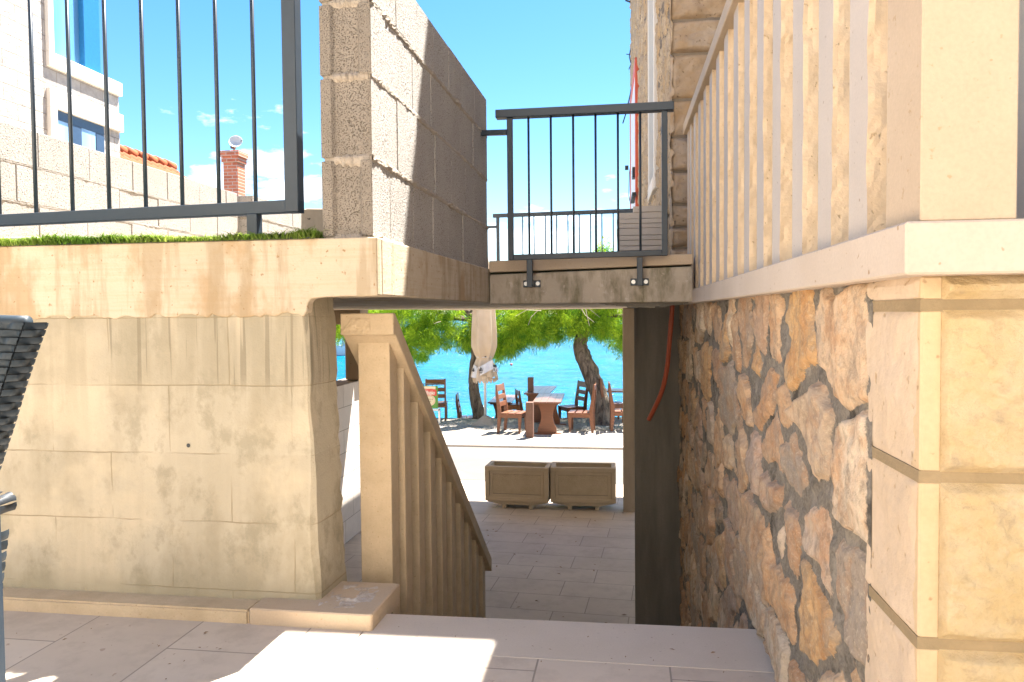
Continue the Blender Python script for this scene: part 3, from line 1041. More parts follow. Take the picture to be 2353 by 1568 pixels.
lr = thing('metal_railing', 'large dark grey metal railing standing in the turf at upper left', 'railing', (-1.5, 2.45, 1.19))
RY = lambda x: 2.43 + (-1.09 - x) * 0.10
X = lambda x, z: (x, RY(x), z)
e = MB()
sq(e, X(-6.0, 1.317), X(-1.078, 1.317), 0.035, 0.042)
e.build('bottom_rail', MAT['metal'], lr, 0.002)
e = MB()
sq(e, X(-6.0, 2.31), X(-1.078, 2.31), 0.05, 0.045)
e.build('top_rail', MAT['metal'], lr, 0.002)
e = MB()
e.box(-1.127, -1.079, RY(-1.1) - 0.02, RY(-1.1) + 0.03, 1.2965, 2.288)
e.build('post', MAT['metal'], lr, 0.002)
for x in (-1.252, -3.2, -5.2):
    e = MB()
    e.box(x - 0.02, x + 0.018, RY(x) - 0.02, RY(x) + 0.02, 1.188, 1.297)
    e.build('foot', MAT['metal'], lr, 0.002)
for k in range(30):
    x = -1.25 - 0.139 * k
    for _ in range(3):
        if k < 8:
            x = yt(588 - 84.2 * k, 470, RY(x)).x
    e = MB()
    e.tube([X(x, 1.336), X(x, 2.29)], 0.0072, 8)
    e.build('bar', MAT['metal'], lr, smooth=True)

gt = thing('metal_railing', 'short dark metal railing bolted to the concrete bridge above the stairs', 'railing', (-0.2, 3.9, 1.2))
GY = 3.86
e = MB()
sq(e, (-0.655, GY, 1.963), (0.231, GY, 1.962), 0.055, 0.040)
e.build('top_rail', MAT['metal'], gt, 0.002)
e = MB()
sq(e, (-0.571, GY, 1.238), (0.172, GY, 1.247), 0.028, 0.028)
e.build('bottom_rail', MAT['metal'], gt, 0.002)
for x, z in ((-0.585, 1.224), (0.186, 1.232)):
    e = MB()
    e.box(x - 0.014, x + 0.014, GY - 0.014, GY + 0.014, z, 1.943)
    e.build('post', MAT['metal'], gt, 0.002)
for k in range(6):
    x = yt(1215.5 + 51.2 * k, 450, GY).x
    e = MB()
    e.tube([(x, GY, 1.25), (x, GY, 1.945)], 0.0058, 8)
    e.build('bar', MAT['metal'], gt, smooth=True)
for u in (1217, 1470):
    x = yt(u, 600, GY).x
    e = MB()
    e.box(x - 0.0145, x + 0.0145, GY - 0.013, GY + 0.013, 1.085, 1.226)
    f = e.build('foot', MAT['metal'], gt, 0.002)
    yy = ya + (yb - ya) * (x - xa) / (xb - xa)
    e = MB()
    e.box(x - 0.0455, x + 0.0455, yy - 0.008, yy - 0.0005, 1.088, 1.124)
    e.box(x - 0.0145, x + 0.0145, GY + 0.0125, yy - 0.007, 1.088, 1.124)
    e.build('mounting_plate', MAT['metal'], f, 0.0015)
    for s in (-0.031, 0.031):
        e = MB()
        M_ = Matrix.Translation((x + s, yy - 0.008, 1.107)) @ Matrix.Rotation(math.pi / 2, 4, 'X')
        e.lathe([(0.0105, 0), (0.0105, 0.002), (0.006, 0.002), (0.006, 0.006)], n=12)
        e.v = [tuple(M_ @ Vector(p)) for p in e.v]
        e.build('bolt', MAT['bolt'], f)
e = MB()
sq(e, (-0.735, GY + 0.01, 1.877), (-0.598, GY, 1.873), 0.026)
e.box(-0.742, -0.734, GY - 0.015, GY + 0.035, 1.852, 1.902)
e.build('wall_bracket', MAT['metal'], gt, 0.002)

fr = thing('metal_railing', 'farther low dark railing seen through the gate bars against the clouds', 'railing', (-0.8, 9.6, 1.19))
FY = 9.6
e = MB()
sq(e, (yt(1133, 497, FY).x, FY, 2.20), (0.10, FY, 2.215), 0.05, 0.048)
e.build('top_rail', MAT['metal'], fr, 0.003)
e = MB()
sq(e, (-1.64, FY, 1.27), (0.09, FY, 1.27), 0.03)
e.build('bottom_rail', MAT['metal'], fr, 0.003)
px_ = yt(1144.5, 560, FY).x
e = MB()
e.box(px_ - 0.02, px_ + 0.02, FY - 0.02, FY + 0.02, 1.19, 2.18)
sq(e, (px_ - 0.35, FY, 2.06), (px_ - 0.02, FY, 2.06), 0.03)
e.build('post', MAT['metal'], fr, 0.003)
for k in range(12):
    x = yt(1176.5 + 26.0 * (k - 0.05), 540, FY).x
    if x > 0.06:
        break
    e = MB()
    e.tube([(x, FY, 1.27), (x, FY, 2.19)], 0.0075, 8)
    e.build('bar', MAT['metal'], fr, smooth=True)


# ------------------------------------------------------------------ rubble masonry
def rubble(lu, lv, du, dv, seed, hs=(0.13, 0.27), ws=(0.17, 0.42), relief=0.013, mort=0.032):
    rr = random.Random(seed)
    seeds = []
    v = -0.1
    while v < lv + 0.2:
        h = rr.uniform(*hs)
        u = -0.2 + rr.uniform(0, 0.2)
        while u < lu + 0.3:
            w = rr.uniform(*ws)
            seeds.append((u + w / 2, v + h / 2 + rr.uniform(-0.045, 0.045)))
            if rr.random() < 0.25:
                seeds.append((u + w + 0.01, v + rr.uniform(0, h)))
            u += w
        v += h
    Sd = np.array(seeds)
    nu, nv = int(lu / du) + 1, int(lv / dv) + 1
    U, Vv = np.meshgrid(np.linspace(0, lu, nu), np.linspace(0, lv, nv), indexing='ij')
    wu = U + 0.075 * fbm(U * 5, Vv * 5, seed + 1, 3) + 0.006 * fbm(U * 20, Vv * 20, seed + 11, 3)
    wv = Vv + 0.075 * fbm(U * 5 + 9, Vv * 5 + 4, seed + 2, 3) + 0.006 * fbm(U * 20 + 3, Vv * 20 + 8, seed + 12, 3)
    d1 = np.full(U.shape, 9.0)
    d2 = np.full(U.shape, 9.0)
    idx = np.zeros(U.shape, int)
    szs = np.random.default_rng(seed + 50).uniform(-0.035, 0.035, len(Sd))
    asp = np.random.default_rng(seed + 51).uniform(0.8, 1.5, len(Sd))
    for i, (a, b) in enumerate(Sd):
        p_ = 3.2
        dd = (np.abs((wu - a) / asp[i]) ** p_ + np.abs((wv - b) * 1.1) ** p_) ** (1 / p_) + szs[i]
        near = dd < d1
        d2 = np.where(near, d1, np.minimum(d2, dd))
        idx = np.where(near, i, idx)
        d1 = np.where(near, dd, d1)
    gap = d2 - d1
    mw = mort * (1 + 1.9 * fbm(U * 5, Vv * 5, seed + 7, 5))
    mask = np.clip((gap - mw) / 0.10 + 0.5, 0, 1)      # signed distance to the joint, cut sharp in the material
    rnd = np.random.default_rng(seed).random((len(Sd), 4))
    sid = rnd[idx]
    body = np.clip((gap - mw) / 0.022, 0, 1)
    body = body * body * (3 - 2 * body)
    cu, cv = U - Sd[idx, 0], Vv - Sd[idx, 1]
    hgt = body * (relief * (0.3 + 0.9 * sid[..., 1]) + (sid[..., 2] - 0.5) * 0.10 * cu + (sid[..., 3] - 0.5) * 0.10 * cv)
    ridge = np.abs(fbm(U * 9 + 31 * sid[..., 2], Vv * 8 + 17 * sid[..., 3], seed + 8, 5))
    hgt += body * (0.020 * ridge + 0.002 * fbm(U * 60, Vv * 60, seed + 14, 3)) + (1 - body) * 0.010 * fbm(U * 30, Vv * 30, seed + 9, 4)
    c = np.stack([sid[..., 0], mask, sid[..., 1], np.ones_like(mask)], -1)
    return U, Vv, hgt, c


def set_attr(o, c):
    a = o.data.attributes.new('stone', 'FLOAT_COLOR', 'POINT')
    a.data.foreach_set('color', c.reshape(-1).astype(np.float32))


# right-hand building: rubble wall below, balustrade on top (its own frame: x=0 is the wall face, y runs back)
XR, YR, RZ = 0.392, 1.1, 0.012
sb = thing('stone_building', 'stone house at right with rubble wall and pale dressed corner stones', 'house', (XR, YR, 0), None, RZ)
U, Vv, H, C4 = rubble(4.55, 2.52, 0.0075, 0.0055, 3)
w_ = np.clip(U / 0.045, 0, 1)
H = H * w_ + 0.013 * (1 - w_)
C4[..., 1] = np.minimum(C4[..., 1], np.clip((U - 0.018 - 0.02 * vnoise(Vv * 14, U * 0, 6)) / 0.10 + 0.5, 0, 1))
P3 = np.stack([-H + 0.012, U + 0.19, Vv - 1.52], -1)
o = MB().grid(P3).build('rubble_wall', MAT['rubble'], sb, smooth=True, normals=False)
set_attr(o, C4)
e = MB()
e.box(0.02, 3.0, 0.02, 4.7, -1.5, 0.99)
e.build('core', MAT['concrete_mid'], sb)
jz = [-0.20, 0.03, 0.245, 0.495, 0.724, 0.957, 1.02]
for i in range(6):
    z0, z1 = jz[i] + 0.0065, min(jz[i + 1] - 0.0065, 0.996)
    # rough face to the front with a dressed margin at the arris
    gx, gz = np.meshgrid(np.linspace(0.0255, 0.62, 240), np.linspace(z0, z1, 80), indexing='ij')
    ed = np.minimum(np.minimum(gz - z0, z1 - gz) / 0.012, (gx - 0.0255) / 0.006)
    gy = -0.0005 - np.clip(ed, 0, 1) * (0.006 + 0.013 * np.clip(fbm(gx * 13, gz * 17, 40 + i, 7) + 0.35, 0, 1.2) + 0.006 * np.floor(3 * np.clip(fbm(gx * 6 + gz * 3, gz * 9, 240 + i, 4) + 0.5, 0, 1)) / 3)
    q = MB().grid(np.stack([gx, gy, gz], -1))
    q.build('quoin_face', MAT['quoin'], sb, smooth=True)
    e = MB()
    e.box(0.0, 0.028, -0.002, 0.03, z0, z1)
    e.build('quoin_margin', MAT['quoin_margin'], sb, 0.003)
    gy, gz = np.meshgrid(np.linspace(0.0, 0.212, 40), np.linspace(z0, z1, 44), indexing='ij')
    ed = np.minimum(np.minimum(gz - z0, z1 - gz) / 0.01, gy / 0.02)
    gx = 0.0015 - np.clip(ed, 0, 1) * (0.0015 + 0.007 * np.clip(fbm(gy * 12, gz * 12, 60 + i, 5) + 0.3, 0, 1))
    MB().grid(np.stack([gx, gy, gz], -1)).build('quoin_side', MAT['quoin_side'], sb, smooth=True)
e = MB()
for z in jz[:-1]:
    e.box(-0.001, 0.62, -0.0015, 0.20, z - 0.0085, z + 0.0085)
e.build('pointing', MAT['pointing'], sb)
# upper storey set back behind the balcony, and an unseen flat roof placed to shade the terrace
e = MB()
e.box(1.55, 3.0, 0.1, 4.6, 1.0, 3.55)
e.build('upper_wall', MAT['white_stone'], sb)
e = MB()
e.box(0.24, 3.1, -0.1, 2.75, 3.56, 3.72)
e.build('roof', MAT['white_stone'], sb, 0.01)

# balustrade on the building
bl = thing('stone_balustrade', 'pale limestone balustrade of square balusters along the right balcony', 'balustrade', (XR, YR, 1.0), None, RZ)
bl.location.z = 0
e = MB()
e.prism([(-0.038, -0.052), (0.75, -0.052), (0.75, 0.16), (0.12, 0.16), (0.12, 3.40), (-0.038, 3.40)], 'z', 0.996, 1.0645)
e.build('base_course', stone('pale_base_course', (0.60, 0.50, 0.405), (0.54, 0.44, 0.345), 4, 160, 0.1, 0.75, (0.36, 0.24, 0.14), 60, (0.69, 0.75)), bl, 0.003)
e = MB()
e.box(-0.032, 0.105, -0.03, 3.38, 1.962, 2.02)
e.build('handrail', MAT['lime'], bl, 0.003)


def split_baluster(x0, x1, y0, y1, z0, z1, seed, amp):
    """sawn sides, split front face (towards -y) with a wandering arris"""
    nz, nx = 70, 10
    zs = np.linspace(z0, z1, nz)
    e = MB()
    fx, fz = np.meshgrid(np.linspace(x0, x1, nx), zs, indexing='ij')
    fy = y0 - amp * (fbm(fx * 22 + seed, fz * 11, seed, 4) + 0.25)
    fx = fx.copy()
    fx[0] += amp * 0.25 * fbm(zs * 14, zs * 0 + 1.7, seed + 3, 3)
    F_ = np.stack([fx, fy, fz], -1)
    e.grid(F_)
    for i, xx in ((0, x0), (nx - 1, x1)):
        g = np.stack([np.stack([F_[i, :, 0], F_[i, :, 1], zs], -1), np.stack([np.full(nz, xx), np.full(nz, y1), zs], -1)], 0)
        e.grid(g)
    g = np.stack([np.stack([np.full(nz, x0), np.full(nz, y1), zs], -1), np.stack([np.full(nz, x1), np.full(nz, y1), zs], -1)], 0)
    e.grid(g)
    return e, (nx - 1) * (nz - 1)


ybal = [0.198, 0.403, 0.628, 0.855, 1.075, 1.297, 1.52, 1.755, 1.985, 2.21, 2.44, 2.67, 2.90, 3.12, 3.27]
for i, y in enumerate(ybal):
    e, nf = split_baluster(-0.010, 0.08, y, y + 0.094, 1.064, 1.963, 70 + i, 0.010)
    o = e.build('baluster', MAT['lime_split'], bl)
    o.data.materials.append(MAT['lime_sawn'])
    o.data.polygons.foreach_set('material_index', [0] * nf + [1] * (len(o.data.polygons) - nf))
e = MB()
e.box(-0.018, 0.0975, -0.045, 0.084, 1.0643, 2.20)
e.build('newel_post', MAT['lime'], bl, 0.002)

# mesh garden chair behind the newel
mc = thing('sling_chair', 'grey mesh sling chair behind the right newel post, mostly cut off', 'chair', (0.95, 1.9, 1.06))
e = MB()
G = np.zeros((14, 8, 3))
for i in range(14):
    for j in range(8):
        s = i / 13
        G[i, j] = (0.79 + 0.42 * j / 7, 1.50 + 0.22 * s + 0.04 * math.sin(math.pi * j / 7), 1.36 + 0.75 * s)
e.grid(G)
MB.build(e, 'backrest', MAT['mesh_fabric'], mc, smooth=True)
e = MB()
e.tube([(0.785, 1.62, 1.0), (0.785, 1.50, 1.4), (0.785, 1.72, 2.12), (1.0, 1.76, 2.16), (1.21, 1.72, 2.12), (1.21, 1.50, 1.4), (1.21, 1.62, 1.0)], 0.013, 8)
e.tube([(0.775, 1.12, 1.0), (0.775, 1.1, 1.26), (0.775, 1.55, 1.26)], 0.012, 8)
e.build('frame', MAT['black'], mc, smooth=True)
e = MB()
e.box(0.79, 1.2, 1.12, 1.52, 1.21, 1.225)
e.build('seat', MAT['mesh_fabric'], mc)

# ------------------------------------------------------------------ house beyond the gate
HX, HY = 0.265, 4.50
HD = math.atan2(0.0299, 1)
hs_ = thing('stone_house', 'tall rubble-stone house beyond the gate with big corner stones', 'house', (HX, HY, 0), None, HD)
U, Vv, H, C4 = rubble(6.7, 5.0, 0.022, 0.016, 17, (0.12, 0.24), (0.15, 0.34), 0.012, 0.02)
P3 = np.stack([-H + 0.010, U + 0.0, Vv + 1.19], -1)
# leave the window opening clear
wy0, wy1, wz0, wz1 = 1.40, 2.02, 1.98, 4.05
ins = (U > wy0) & (U < wy1) & (Vv + 1.19 > wz0) & (Vv + 1.19 < wz1)
P3[..., 0] = np.where(ins, 0.14, P3[..., 0])

o = MB().grid(P3).build('side_wall', MAT['rubble_pale'], hs_, smooth=True, normals=False)
set_attr(o, C4)
e = MB()
e.box(0.15, 6.0, 0.05, 6.68, 1.19, 6.11)
e.build('core', MAT['white_stone'], hs_)
# near gable: big dressed stones with dark open joints
zq = 1.235
rr = random.Random(4)
e = MB()
hts = [0.09, 0.12, 0.13, 0.19, 0.20, 0.21, 0.26, 0.19, 0.31, 0.28, 0.30, 0.27, 0.33, 0.3, 0.3, 0.3, 0.3, 0.33]
for i, h in enumerate(hts):
    gx, gz = np.meshgrid(np.linspace(-0.012, 0.40 + 0.08 * (i % 2), 40), np.linspace(zq + 0.006, zq + h - 0.006, 26), indexing='ij')
    ed = np.minimum(np.minimum(gz - gz.min(), gz.max() - gz) / 0.02, np.minimum(gx - gx.min(), gx.max() - gx) / 0.02)
    ed = np.clip(ed, 0, 1)
    gy = 0.04 - (ed ** 0.5) * (0.032 + 0.04 * fbm(gx * 9, gz * 9, 80 + i, 5))
    gx = gx + (1 - ed) * 0.006 * fbm(gx * 20, gz * 20, 81 + i, 3)
    e.grid(np.stack([gx, gy, gz], -1))
    zq += h
    if zq > 5.8:
        break
oq = e.build('corner_stones', stone('quarry_corner_stone', (0.46, 0.37, 0.285), (0.36, 0.235, 0.125), 4, 45, 1.0, 0.9, (0.25, 0.17, 0.10), 60, (0.66, 0.76)), hs_, smooth=True)
e = MB()
e.box(-0.002, 5.9, 0.035, 0.16, 1.19, 6.11)
e.build('gable_wall', stone('dark_bedding', (0.26, 0.21, 0.16), (0.18, 0.15, 0.12), 6, 60, 0.6), hs_)
e = MB()
e.box(-0.05, 6.1, -0.02, 6.8, 6.11, 6.22)
e.build('roof', MAT['tile_roof'], hs_, 0.01)
# stone window surround
wn_ = MB()
for (a, b, c, d_) in ((wy0 - 0.08, wy0, wz0 - 0.1, wz1 + 0.12), (wy1, wy1 + 0.08, wz0 - 0.1, wz1 + 0.12)):
    wn_.box(-0.022, 0.14, a, b, c, d_)
wn_.box(-0.022, 0.14, wy0, wy1, wz1, wz1 + 0.12)
wn_.box(-0.03, 0.14, wy0, wy1, wz0 - 0.1, wz0)
ws = wn_.build('window_surround', MAT['white_stone'], hs_, 0.004)
e = MB()
e.box(0.10, 0.12, wy0, wy1, wz0, wz1)
e.build('pane', MAT['glass'], ws)
# orange-red framed door far along the wall
dy0, dy1 = 4.37, 6.2
e = MB()
e.box(-0.034, 0.02, dy0, dy0 + 0.10, 1.19, 3.85)
e.box(-0.034, 0.02, dy1 - 0.10, dy1, 1.19, 3.85)
e.box(-0.034, 0.02, dy0 + 0.10, dy1 - 0.10, 3.74, 3.85)
df = e.build('door_frame', MAT['red'], hs_, 0.004)
e = MB()
e.box(-0.024, 0.02, dy0 + 0.10, dy1 - 0.10, 1.19, 3.74)
e.build('door', MAT['white'], df)
e = MB()
e.box(-0.062, -0.03, dy0 + 0.13, dy0 + 0.28, 2.52, 2.64)
e.box(-0.075, -0.03, dy0 - 0.12, dy0 + 0.5, 2.27, 2.31)
e.build('latch', MAT['black'], df)
# loose cables on the house edge
for k, (pts, r_) in enumerate((([(1452, 190), (1449, 215), (1443, 240), (1438, 262), (1431, 284)], 0.009),
                               ([(1450, 372), (1446, 400), (1445, 450), (1450, 478), (1447, 492)], 0.006),
                               ([(1449, 112), (1446, 130), (1450, 148), (1445, 160)], 0.007),
                               ([(1437, 1), (1443, 3), (1450, 6)], 0.012))):
    e = MB()
    e.tube([yt(u, v, 11.05) for u, v in pts], r_, 6)
    if k == 1:
        q = yt(1441, 386, 11.05)
        e.box(q.x - 0.03, q.x + 0.02, q.y - 0.02, q.y + 0.02, q.z - 0.03, q.z + 0.03)
    if k == 2:
        a, b = yt(1439, 125, 11.05), yt(1451, 126, 11.05)
        e.tube([a, b], 0.006, 6)
    cb = e.build('cable', MAT['black'])
    tag(cb, ['black cable end sticking out above the gate rail beside the house', 'thin looping cable with a small clip beside the red door frame',
             'tangled short wires on the stone house edge, high above the gate', 'short dark bracket stub on the house edge at the very top'][k], 'cable')

# pile of stone slabs on the bridge
sp_ = thing('slab_stack', 'stack of pale stone slabs on wooden battens behind the gate', 'stone slabs', (0.08, 5.05, 1.19))
xl, xrr = yt(1418, 530, 4.9).x, yt(1533, 530, 4.9).x
zs = [1.275, 1.305, 1.345, 1.375, 1.41, 1.44, 1.485, 1.515, 1.545, 1.585]
e = MB()
for i in range(len(zs) - 1):
    e.box(xl + R.uniform(-0.004, 0.004), xrr, 4.9 + R.uniform(-0.004, 0.004), 5.35, zs[i] + 0.0012, zs[i + 1] - 0.0012)
e.box(yt(1455, 500, 4.9).x, xrr, 4.9, 5.3, 1.586, 1.622)
e.build('slabs', MAT['lime_pale'], sp_, 0.0015)
e = MB()
e.box(xl + 0.005, xrr - 0.01, 4.91, 5.3, 1.232, 1.274)
e.box(xl + 0.01, xrr - 0.01, 4.93, 5.3, 1.191, 1.230)
e.build('battens', MAT['lumber'], sp_)

# ------------------------------------------------------------------ columns under the bridge
pc = yt(1459, 1100, 5.2)
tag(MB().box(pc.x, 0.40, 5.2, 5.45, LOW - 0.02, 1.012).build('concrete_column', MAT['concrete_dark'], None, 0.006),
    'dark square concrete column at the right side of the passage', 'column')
a, b = yt(1431, 900, 9.4).x, yt(1460, 900, 9.4).x
tag(MB().box(a, b, 9.4, 9.4 + (b - a), LOW - 0.02, 1.012).build('concrete_column', MAT['concrete_mid'], None, 0.01),
    'weathered pale brown concrete column right of the planters, at the far passage end', 'column')
tag(MB().box(-3.13, -2.935, 8.16, 8.38, 0.23, 0.853).build('concrete_column', MAT['concrete_mid'], None, 0.006),
    'short grey concrete column on the white block wall, left of the newel', 'column')
wbw = thing('block_wall', 'sunlit white block wall with fine joints left of the stair newel', 'wall', (-3.1, 8, LOW))
MB().box(-3.25, -3.0, 4.0, 8.6, LOW - 0.02, 0.21).build('courses', MAT['white_blocks'], wbw, 0.004)
gx, gy = np.meshgrid(np.linspace(-3.25, -2.995, 8), np.linspace(4.0, 8.6, 120), indexing='ij')
gz = 0.212 + 0.02 * np.abs(fbm(gx * 20, gy * 14, 5))
MB().grid(np.stack([gx, gy, gz], -1)).build('mortar_cap', MAT['mortar'], wbw)

# red corrugated hose
e = MB()
pts = [(1545, 690, 4.6), (1543, 730, 4.6), (1538, 790, 4.62), (1532, 850, 4.66), (1522, 895, 4.7), (1508, 930, 4.75), (1490, 966, 4.8)]
pw = [yt(*p) for p in pts]
fine = []
for i in range(len(pw) - 1):
    for k in range(16):
        t = k / 16
        p0, p1, p2, p3 = pw[max(i - 1, 0)], pw[i], pw[i + 1], pw[min(i + 2, len(pw) - 1)]
        fine.append(0.5 * ((2 * p1) + (p2 - p0) * t + (2 * p0 - 5 * p1 + 4 * p2 - p3) * t * t + (3 * p1 - p0 - 3 * p2 + p3) * t ** 3))
e.tube(fine, [0.0135 + 0.0012 * (i % 2) for i in range(len(fine))], 12)
tag(e.build('hose', MAT['hose'], None, smooth=True), 'red corrugated plastic hose hanging down beside the dark column', 'hose')

# ------------------------------------------------------------------ stair balustrade
sr = thing('stair_balustrade', 'tan limestone stair balustrade with sloping handrail going down to the passage', 'balustrade', (-0.87, 2.6, 0))
e = MB()
e.box(-0.930, -0.816, 2.548, 2.632, -0.5, 0.90)
e.build('newel_post', MAT['newel'], sr, 0.002)
SL = -0.792
zr = lambda y: 0.885 + SL * (y - 2.52)          # underside of the rail
e = MB()
e.prism([(2.492, 0.884), (2.492, 0.957), (2.515, 0.957), (4.315, 0.957 + SL * 1.8), (4.315, 0.880 + SL * 1.8), (2.515, 0.880)], 'x', -0.972, -0.783)
e.build('handrail', MAT['newel'], sr, 0.003)
# hammered triangle on the end of the rail
gx, gz = np.meshgrid(np.linspace(-0.97, -0.865, 40), np.linspace(0.888, 0.937, 24), indexing='ij')
msk = (gz - 0.886) < 0.055 * np.clip((gx + 0.975) / 0.045, 0, 1)
gy = 2.4915 - np.where(msk, 0.0025 + 0.003 * fbm(gx * 110, gz * 110, 14, 3), -0.002)
MB().grid(np.stack([gx, gy, gz], -1)).build('rough_patch', MAT['newel'], sr, smooth=True)
for i in range(9):
    y = 2.67 + 0.1825 * i
    e = MB()
    top0, top1 = zr(y) + 0.012, zr(y + 0.08) + 0.012
    zb = -0.1667 * max(1, int((y - 2.34) / 0.212) + 1) - 0.02
    e.prism([(y, zb), (y + 0.08, zb), (y + 0.08, top1), (y, top0)], 'x', -0.888, -0.803)
    e.build('baluster', MAT['newel'], sr, 0.002)

# ------------------------------------------------------------------ planters
def planter(label):
    t = thing('planter', label, 'planter', (0, 0, 0), 'empty concrete planters on the passage floor')
    w, d, h0, h1 = 0.405, 0.37, 0.052, 0.535
    e = MB()
    # hollow tub with chamfered lower ends
    out = [(-w, h0 + 0.055), (-w + 0.03, h0 + 0.03), (-0.20, h0), (0.20, h0), (w - 0.03, h0 + 0.03), (w, h0 + 0.055), (w, h1), (w - 0.055, h1), (w - 0.075, 0.16), (-w + 0.075, 0.16), (-w + 0.055, h1), (-w, h1)]
    e.prism(out, 'y', 0.055, d - 0.055)
    tub = [(-w, h0 + 0.055), (-w + 0.03, h0 + 0.03), (-0.20, h0), (0.20, h0), (w - 0.03, h0 + 0.03), (w, h0 + 0.055), (w, h1), (-w, h1)]
    e.prism(tub, 'y', d - 0.054, d)
    # front board with stepped panel recess
    e.prism(tub, 'y', 0.022, 0.054)
    fr_ = lambda m0, m1, y0, y1: [e.box(-w + m0, w - m0, y0, y1, h1 - m1, h1 - m0 * 0.85), e.box(-w + m0, w - m0, y0, y1, h0 + 0.045 + m0 * 0.3, h0 + 0.045 + m1 * 0.9),
                                  e.box(-w + m0, -w + m1, y0, y1, h0 + 0.045 + m1 * 0.9, h1 - m1), e.box(w - m1, w - m0, y0, y1, h0 + 0.045 + m1 * 0.9, h1 - m1)]
    fr_(0.0, 0.055, 0.0, 0.021)
    fr_(0.058, 0.098, 0.010, 0.0215)
    e.build('tub', MAT['planter'], t, 0.004)
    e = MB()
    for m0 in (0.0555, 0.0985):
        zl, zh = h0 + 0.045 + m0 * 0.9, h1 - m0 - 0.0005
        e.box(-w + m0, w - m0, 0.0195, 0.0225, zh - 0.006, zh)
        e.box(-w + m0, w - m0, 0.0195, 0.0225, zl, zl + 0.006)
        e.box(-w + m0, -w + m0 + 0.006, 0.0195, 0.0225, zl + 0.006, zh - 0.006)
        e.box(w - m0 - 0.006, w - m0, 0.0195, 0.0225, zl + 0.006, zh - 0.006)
    e.build('groove_shade', MAT['concrete_dark'], t)  # dark strips paint shade into the panel grooves
    gx, gz = np.meshgrid(np.linspace(-w + 0.10, w - 0.10, 70), np.linspace(h0 + 0.14, h1 - 0.10, 45), indexing='ij')
    gy = 0.018 - 0.006 * np.abs(fbm(gx * 46, gz * 46, 77, 3))
    MB().grid(np.stack([gx, gy, gz], -1)).build('rough_panel', MAT['planter_rough'], t, smooth=True)
    for x in (-0.19, 0.15):
        e = MB()
        e.prism([(x, 0), (x + 0.045, 0), (x + 0.05, 0.056), (x - 0.005, 0.056)], 'y', 0.03, 0.33)
        e.build('foot', MAT['planter'], t, 0.003)
    MB().box(-0.145, 0.152, 0.2, 0.23, 0.02, 0.0535).build('foot_tie', MAT['planter'], t)
    return t


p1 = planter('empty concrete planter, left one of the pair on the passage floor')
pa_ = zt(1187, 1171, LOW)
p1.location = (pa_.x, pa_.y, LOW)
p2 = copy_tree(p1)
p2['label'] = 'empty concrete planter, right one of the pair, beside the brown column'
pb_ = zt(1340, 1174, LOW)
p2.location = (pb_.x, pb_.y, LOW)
p2.rotation_euler.z = 0.03
p1.rotation_euler.z = -0.05

# ------------------------------------------------------------------ beach furniture
def chair():
    t = thing('wooden_chair', 'x', 'chair', (0, 0, 0), 'brown wooden slat chairs on the beach')
    w = 0.215
    rear = [(-0.265, 0), (-0.215, 0), (-0.175, 0.30), (-0.175, 0.50), (-0.225, 0.76), (-0.262, 1.0), (-0.285, 1.0), (-0.29, 0.80), (-0.255, 0.52), (-0.25, 0.30)]
    front = [(0.205, 0), (0.235, 0), (0.262, 0.33), (0.262, 0.405), (0.19, 0.405), (0.19, 0.33)]
    for s in (-1, 1):
        MB().prism(rear, 'y', s * w - 0.019, s * w + 0.019).build('leg', MAT['chair'], t, 0.003)
        MB().prism(front, 'y', s * w - 0.019, s * w + 0.019).build('leg', MAT['chair'], t, 0.003)
    for q in ((-0.176, 0.191, -w - 0.014, -w + 0.014), (-0.176, 0.191, w - 0.014, w + 0.014), (0.20, 0.228, -w + 0.02, w - 0.02), (-0.22, -0.19, -w + 0.02, w - 0.02)):
        MB().box(*q, 0.328, 0.404).build('apron', MAT['chair'], t, 0.002)
    e = MB()
    for k in range(3):
        x = -0.175 + 0.155 * k
        e.box(x, x + 0.128, -0.245, 0.245, 0.4055, 0.428)
    e.build('seat', MAT['chair'], t, 0.004)
    e = MB()
    for z0, z1 in ((0.55, 0.64), (0.70, 0.79), (0.86, 0.985)):
        xa_, xb_ = (-0.185 - (z0 - 0.5) * 0.155), (-0.185 - (z1 - 0.5) * 0.155)
        e.prism([(xa_ - 0.028, z0), (xa_, z0), (xb_, z1), (xb_ - 0.028, z1)], 'y', -w + 0.0195, w - 0.0195)
    e.build('backrest', MAT['chair'], t, 0.003)
    return t


def table():
    t = thing('wooden_table', 'x', 'table', (0, 0, 0), 'brown wooden trestle tables on the beach')
    e = MB()
    for k in range(4):
        e.box(-0.285 + k * 0.1435, -0.145 + k * 0.1435, -0.85, 0.85, 0.650, 0.685)
    e.build('tabletop', MAT['table'], t, 0.004)
    for q in (-0.76, 0.735):
        MB().box(-0.24, 0.24, q, q + 0.025, 0.615, 0.6495).build('apron', MAT['chair'], t)
    hg = [(-0.19, 0.045), (0.19, 0.045), (0.185, 0.14), (0.14, 0.25), (0.115, 0.36), (0.125, 0.46), (0.155, 0.55), (0.175, 0.6145), (-0.175, 0.6145), (-0.155, 0.55), (-0.125, 0.46), (-0.115, 0.36), (-0.14, 0.25), (-0.185, 0.14)]
    ft = [(-0.34, 0.0), (0.34, 0.0), (0.335, 0.022), (0.27, 0.044), (-0.27, 0.044), (-0.335, 0.022)]
    for y in (-0.70, 0.66):
        MB().prism(hg, 'y', y, y + 0.05).build('pedestal', MAT['chair'], t, 0.003)
        MB().prism(ft, 'y', y - 0.03, y + 0.08).build('foot', MAT['chair'], t, 0.003)
    return t


def gz_at(x, y):
    i = int(np.clip(round((x + 14) / 0.1), 0, 230))
    j = int(np.clip(round((y - 13.85) / (6.65 / 99)), 0, 99))
    return float(bz[i, j])


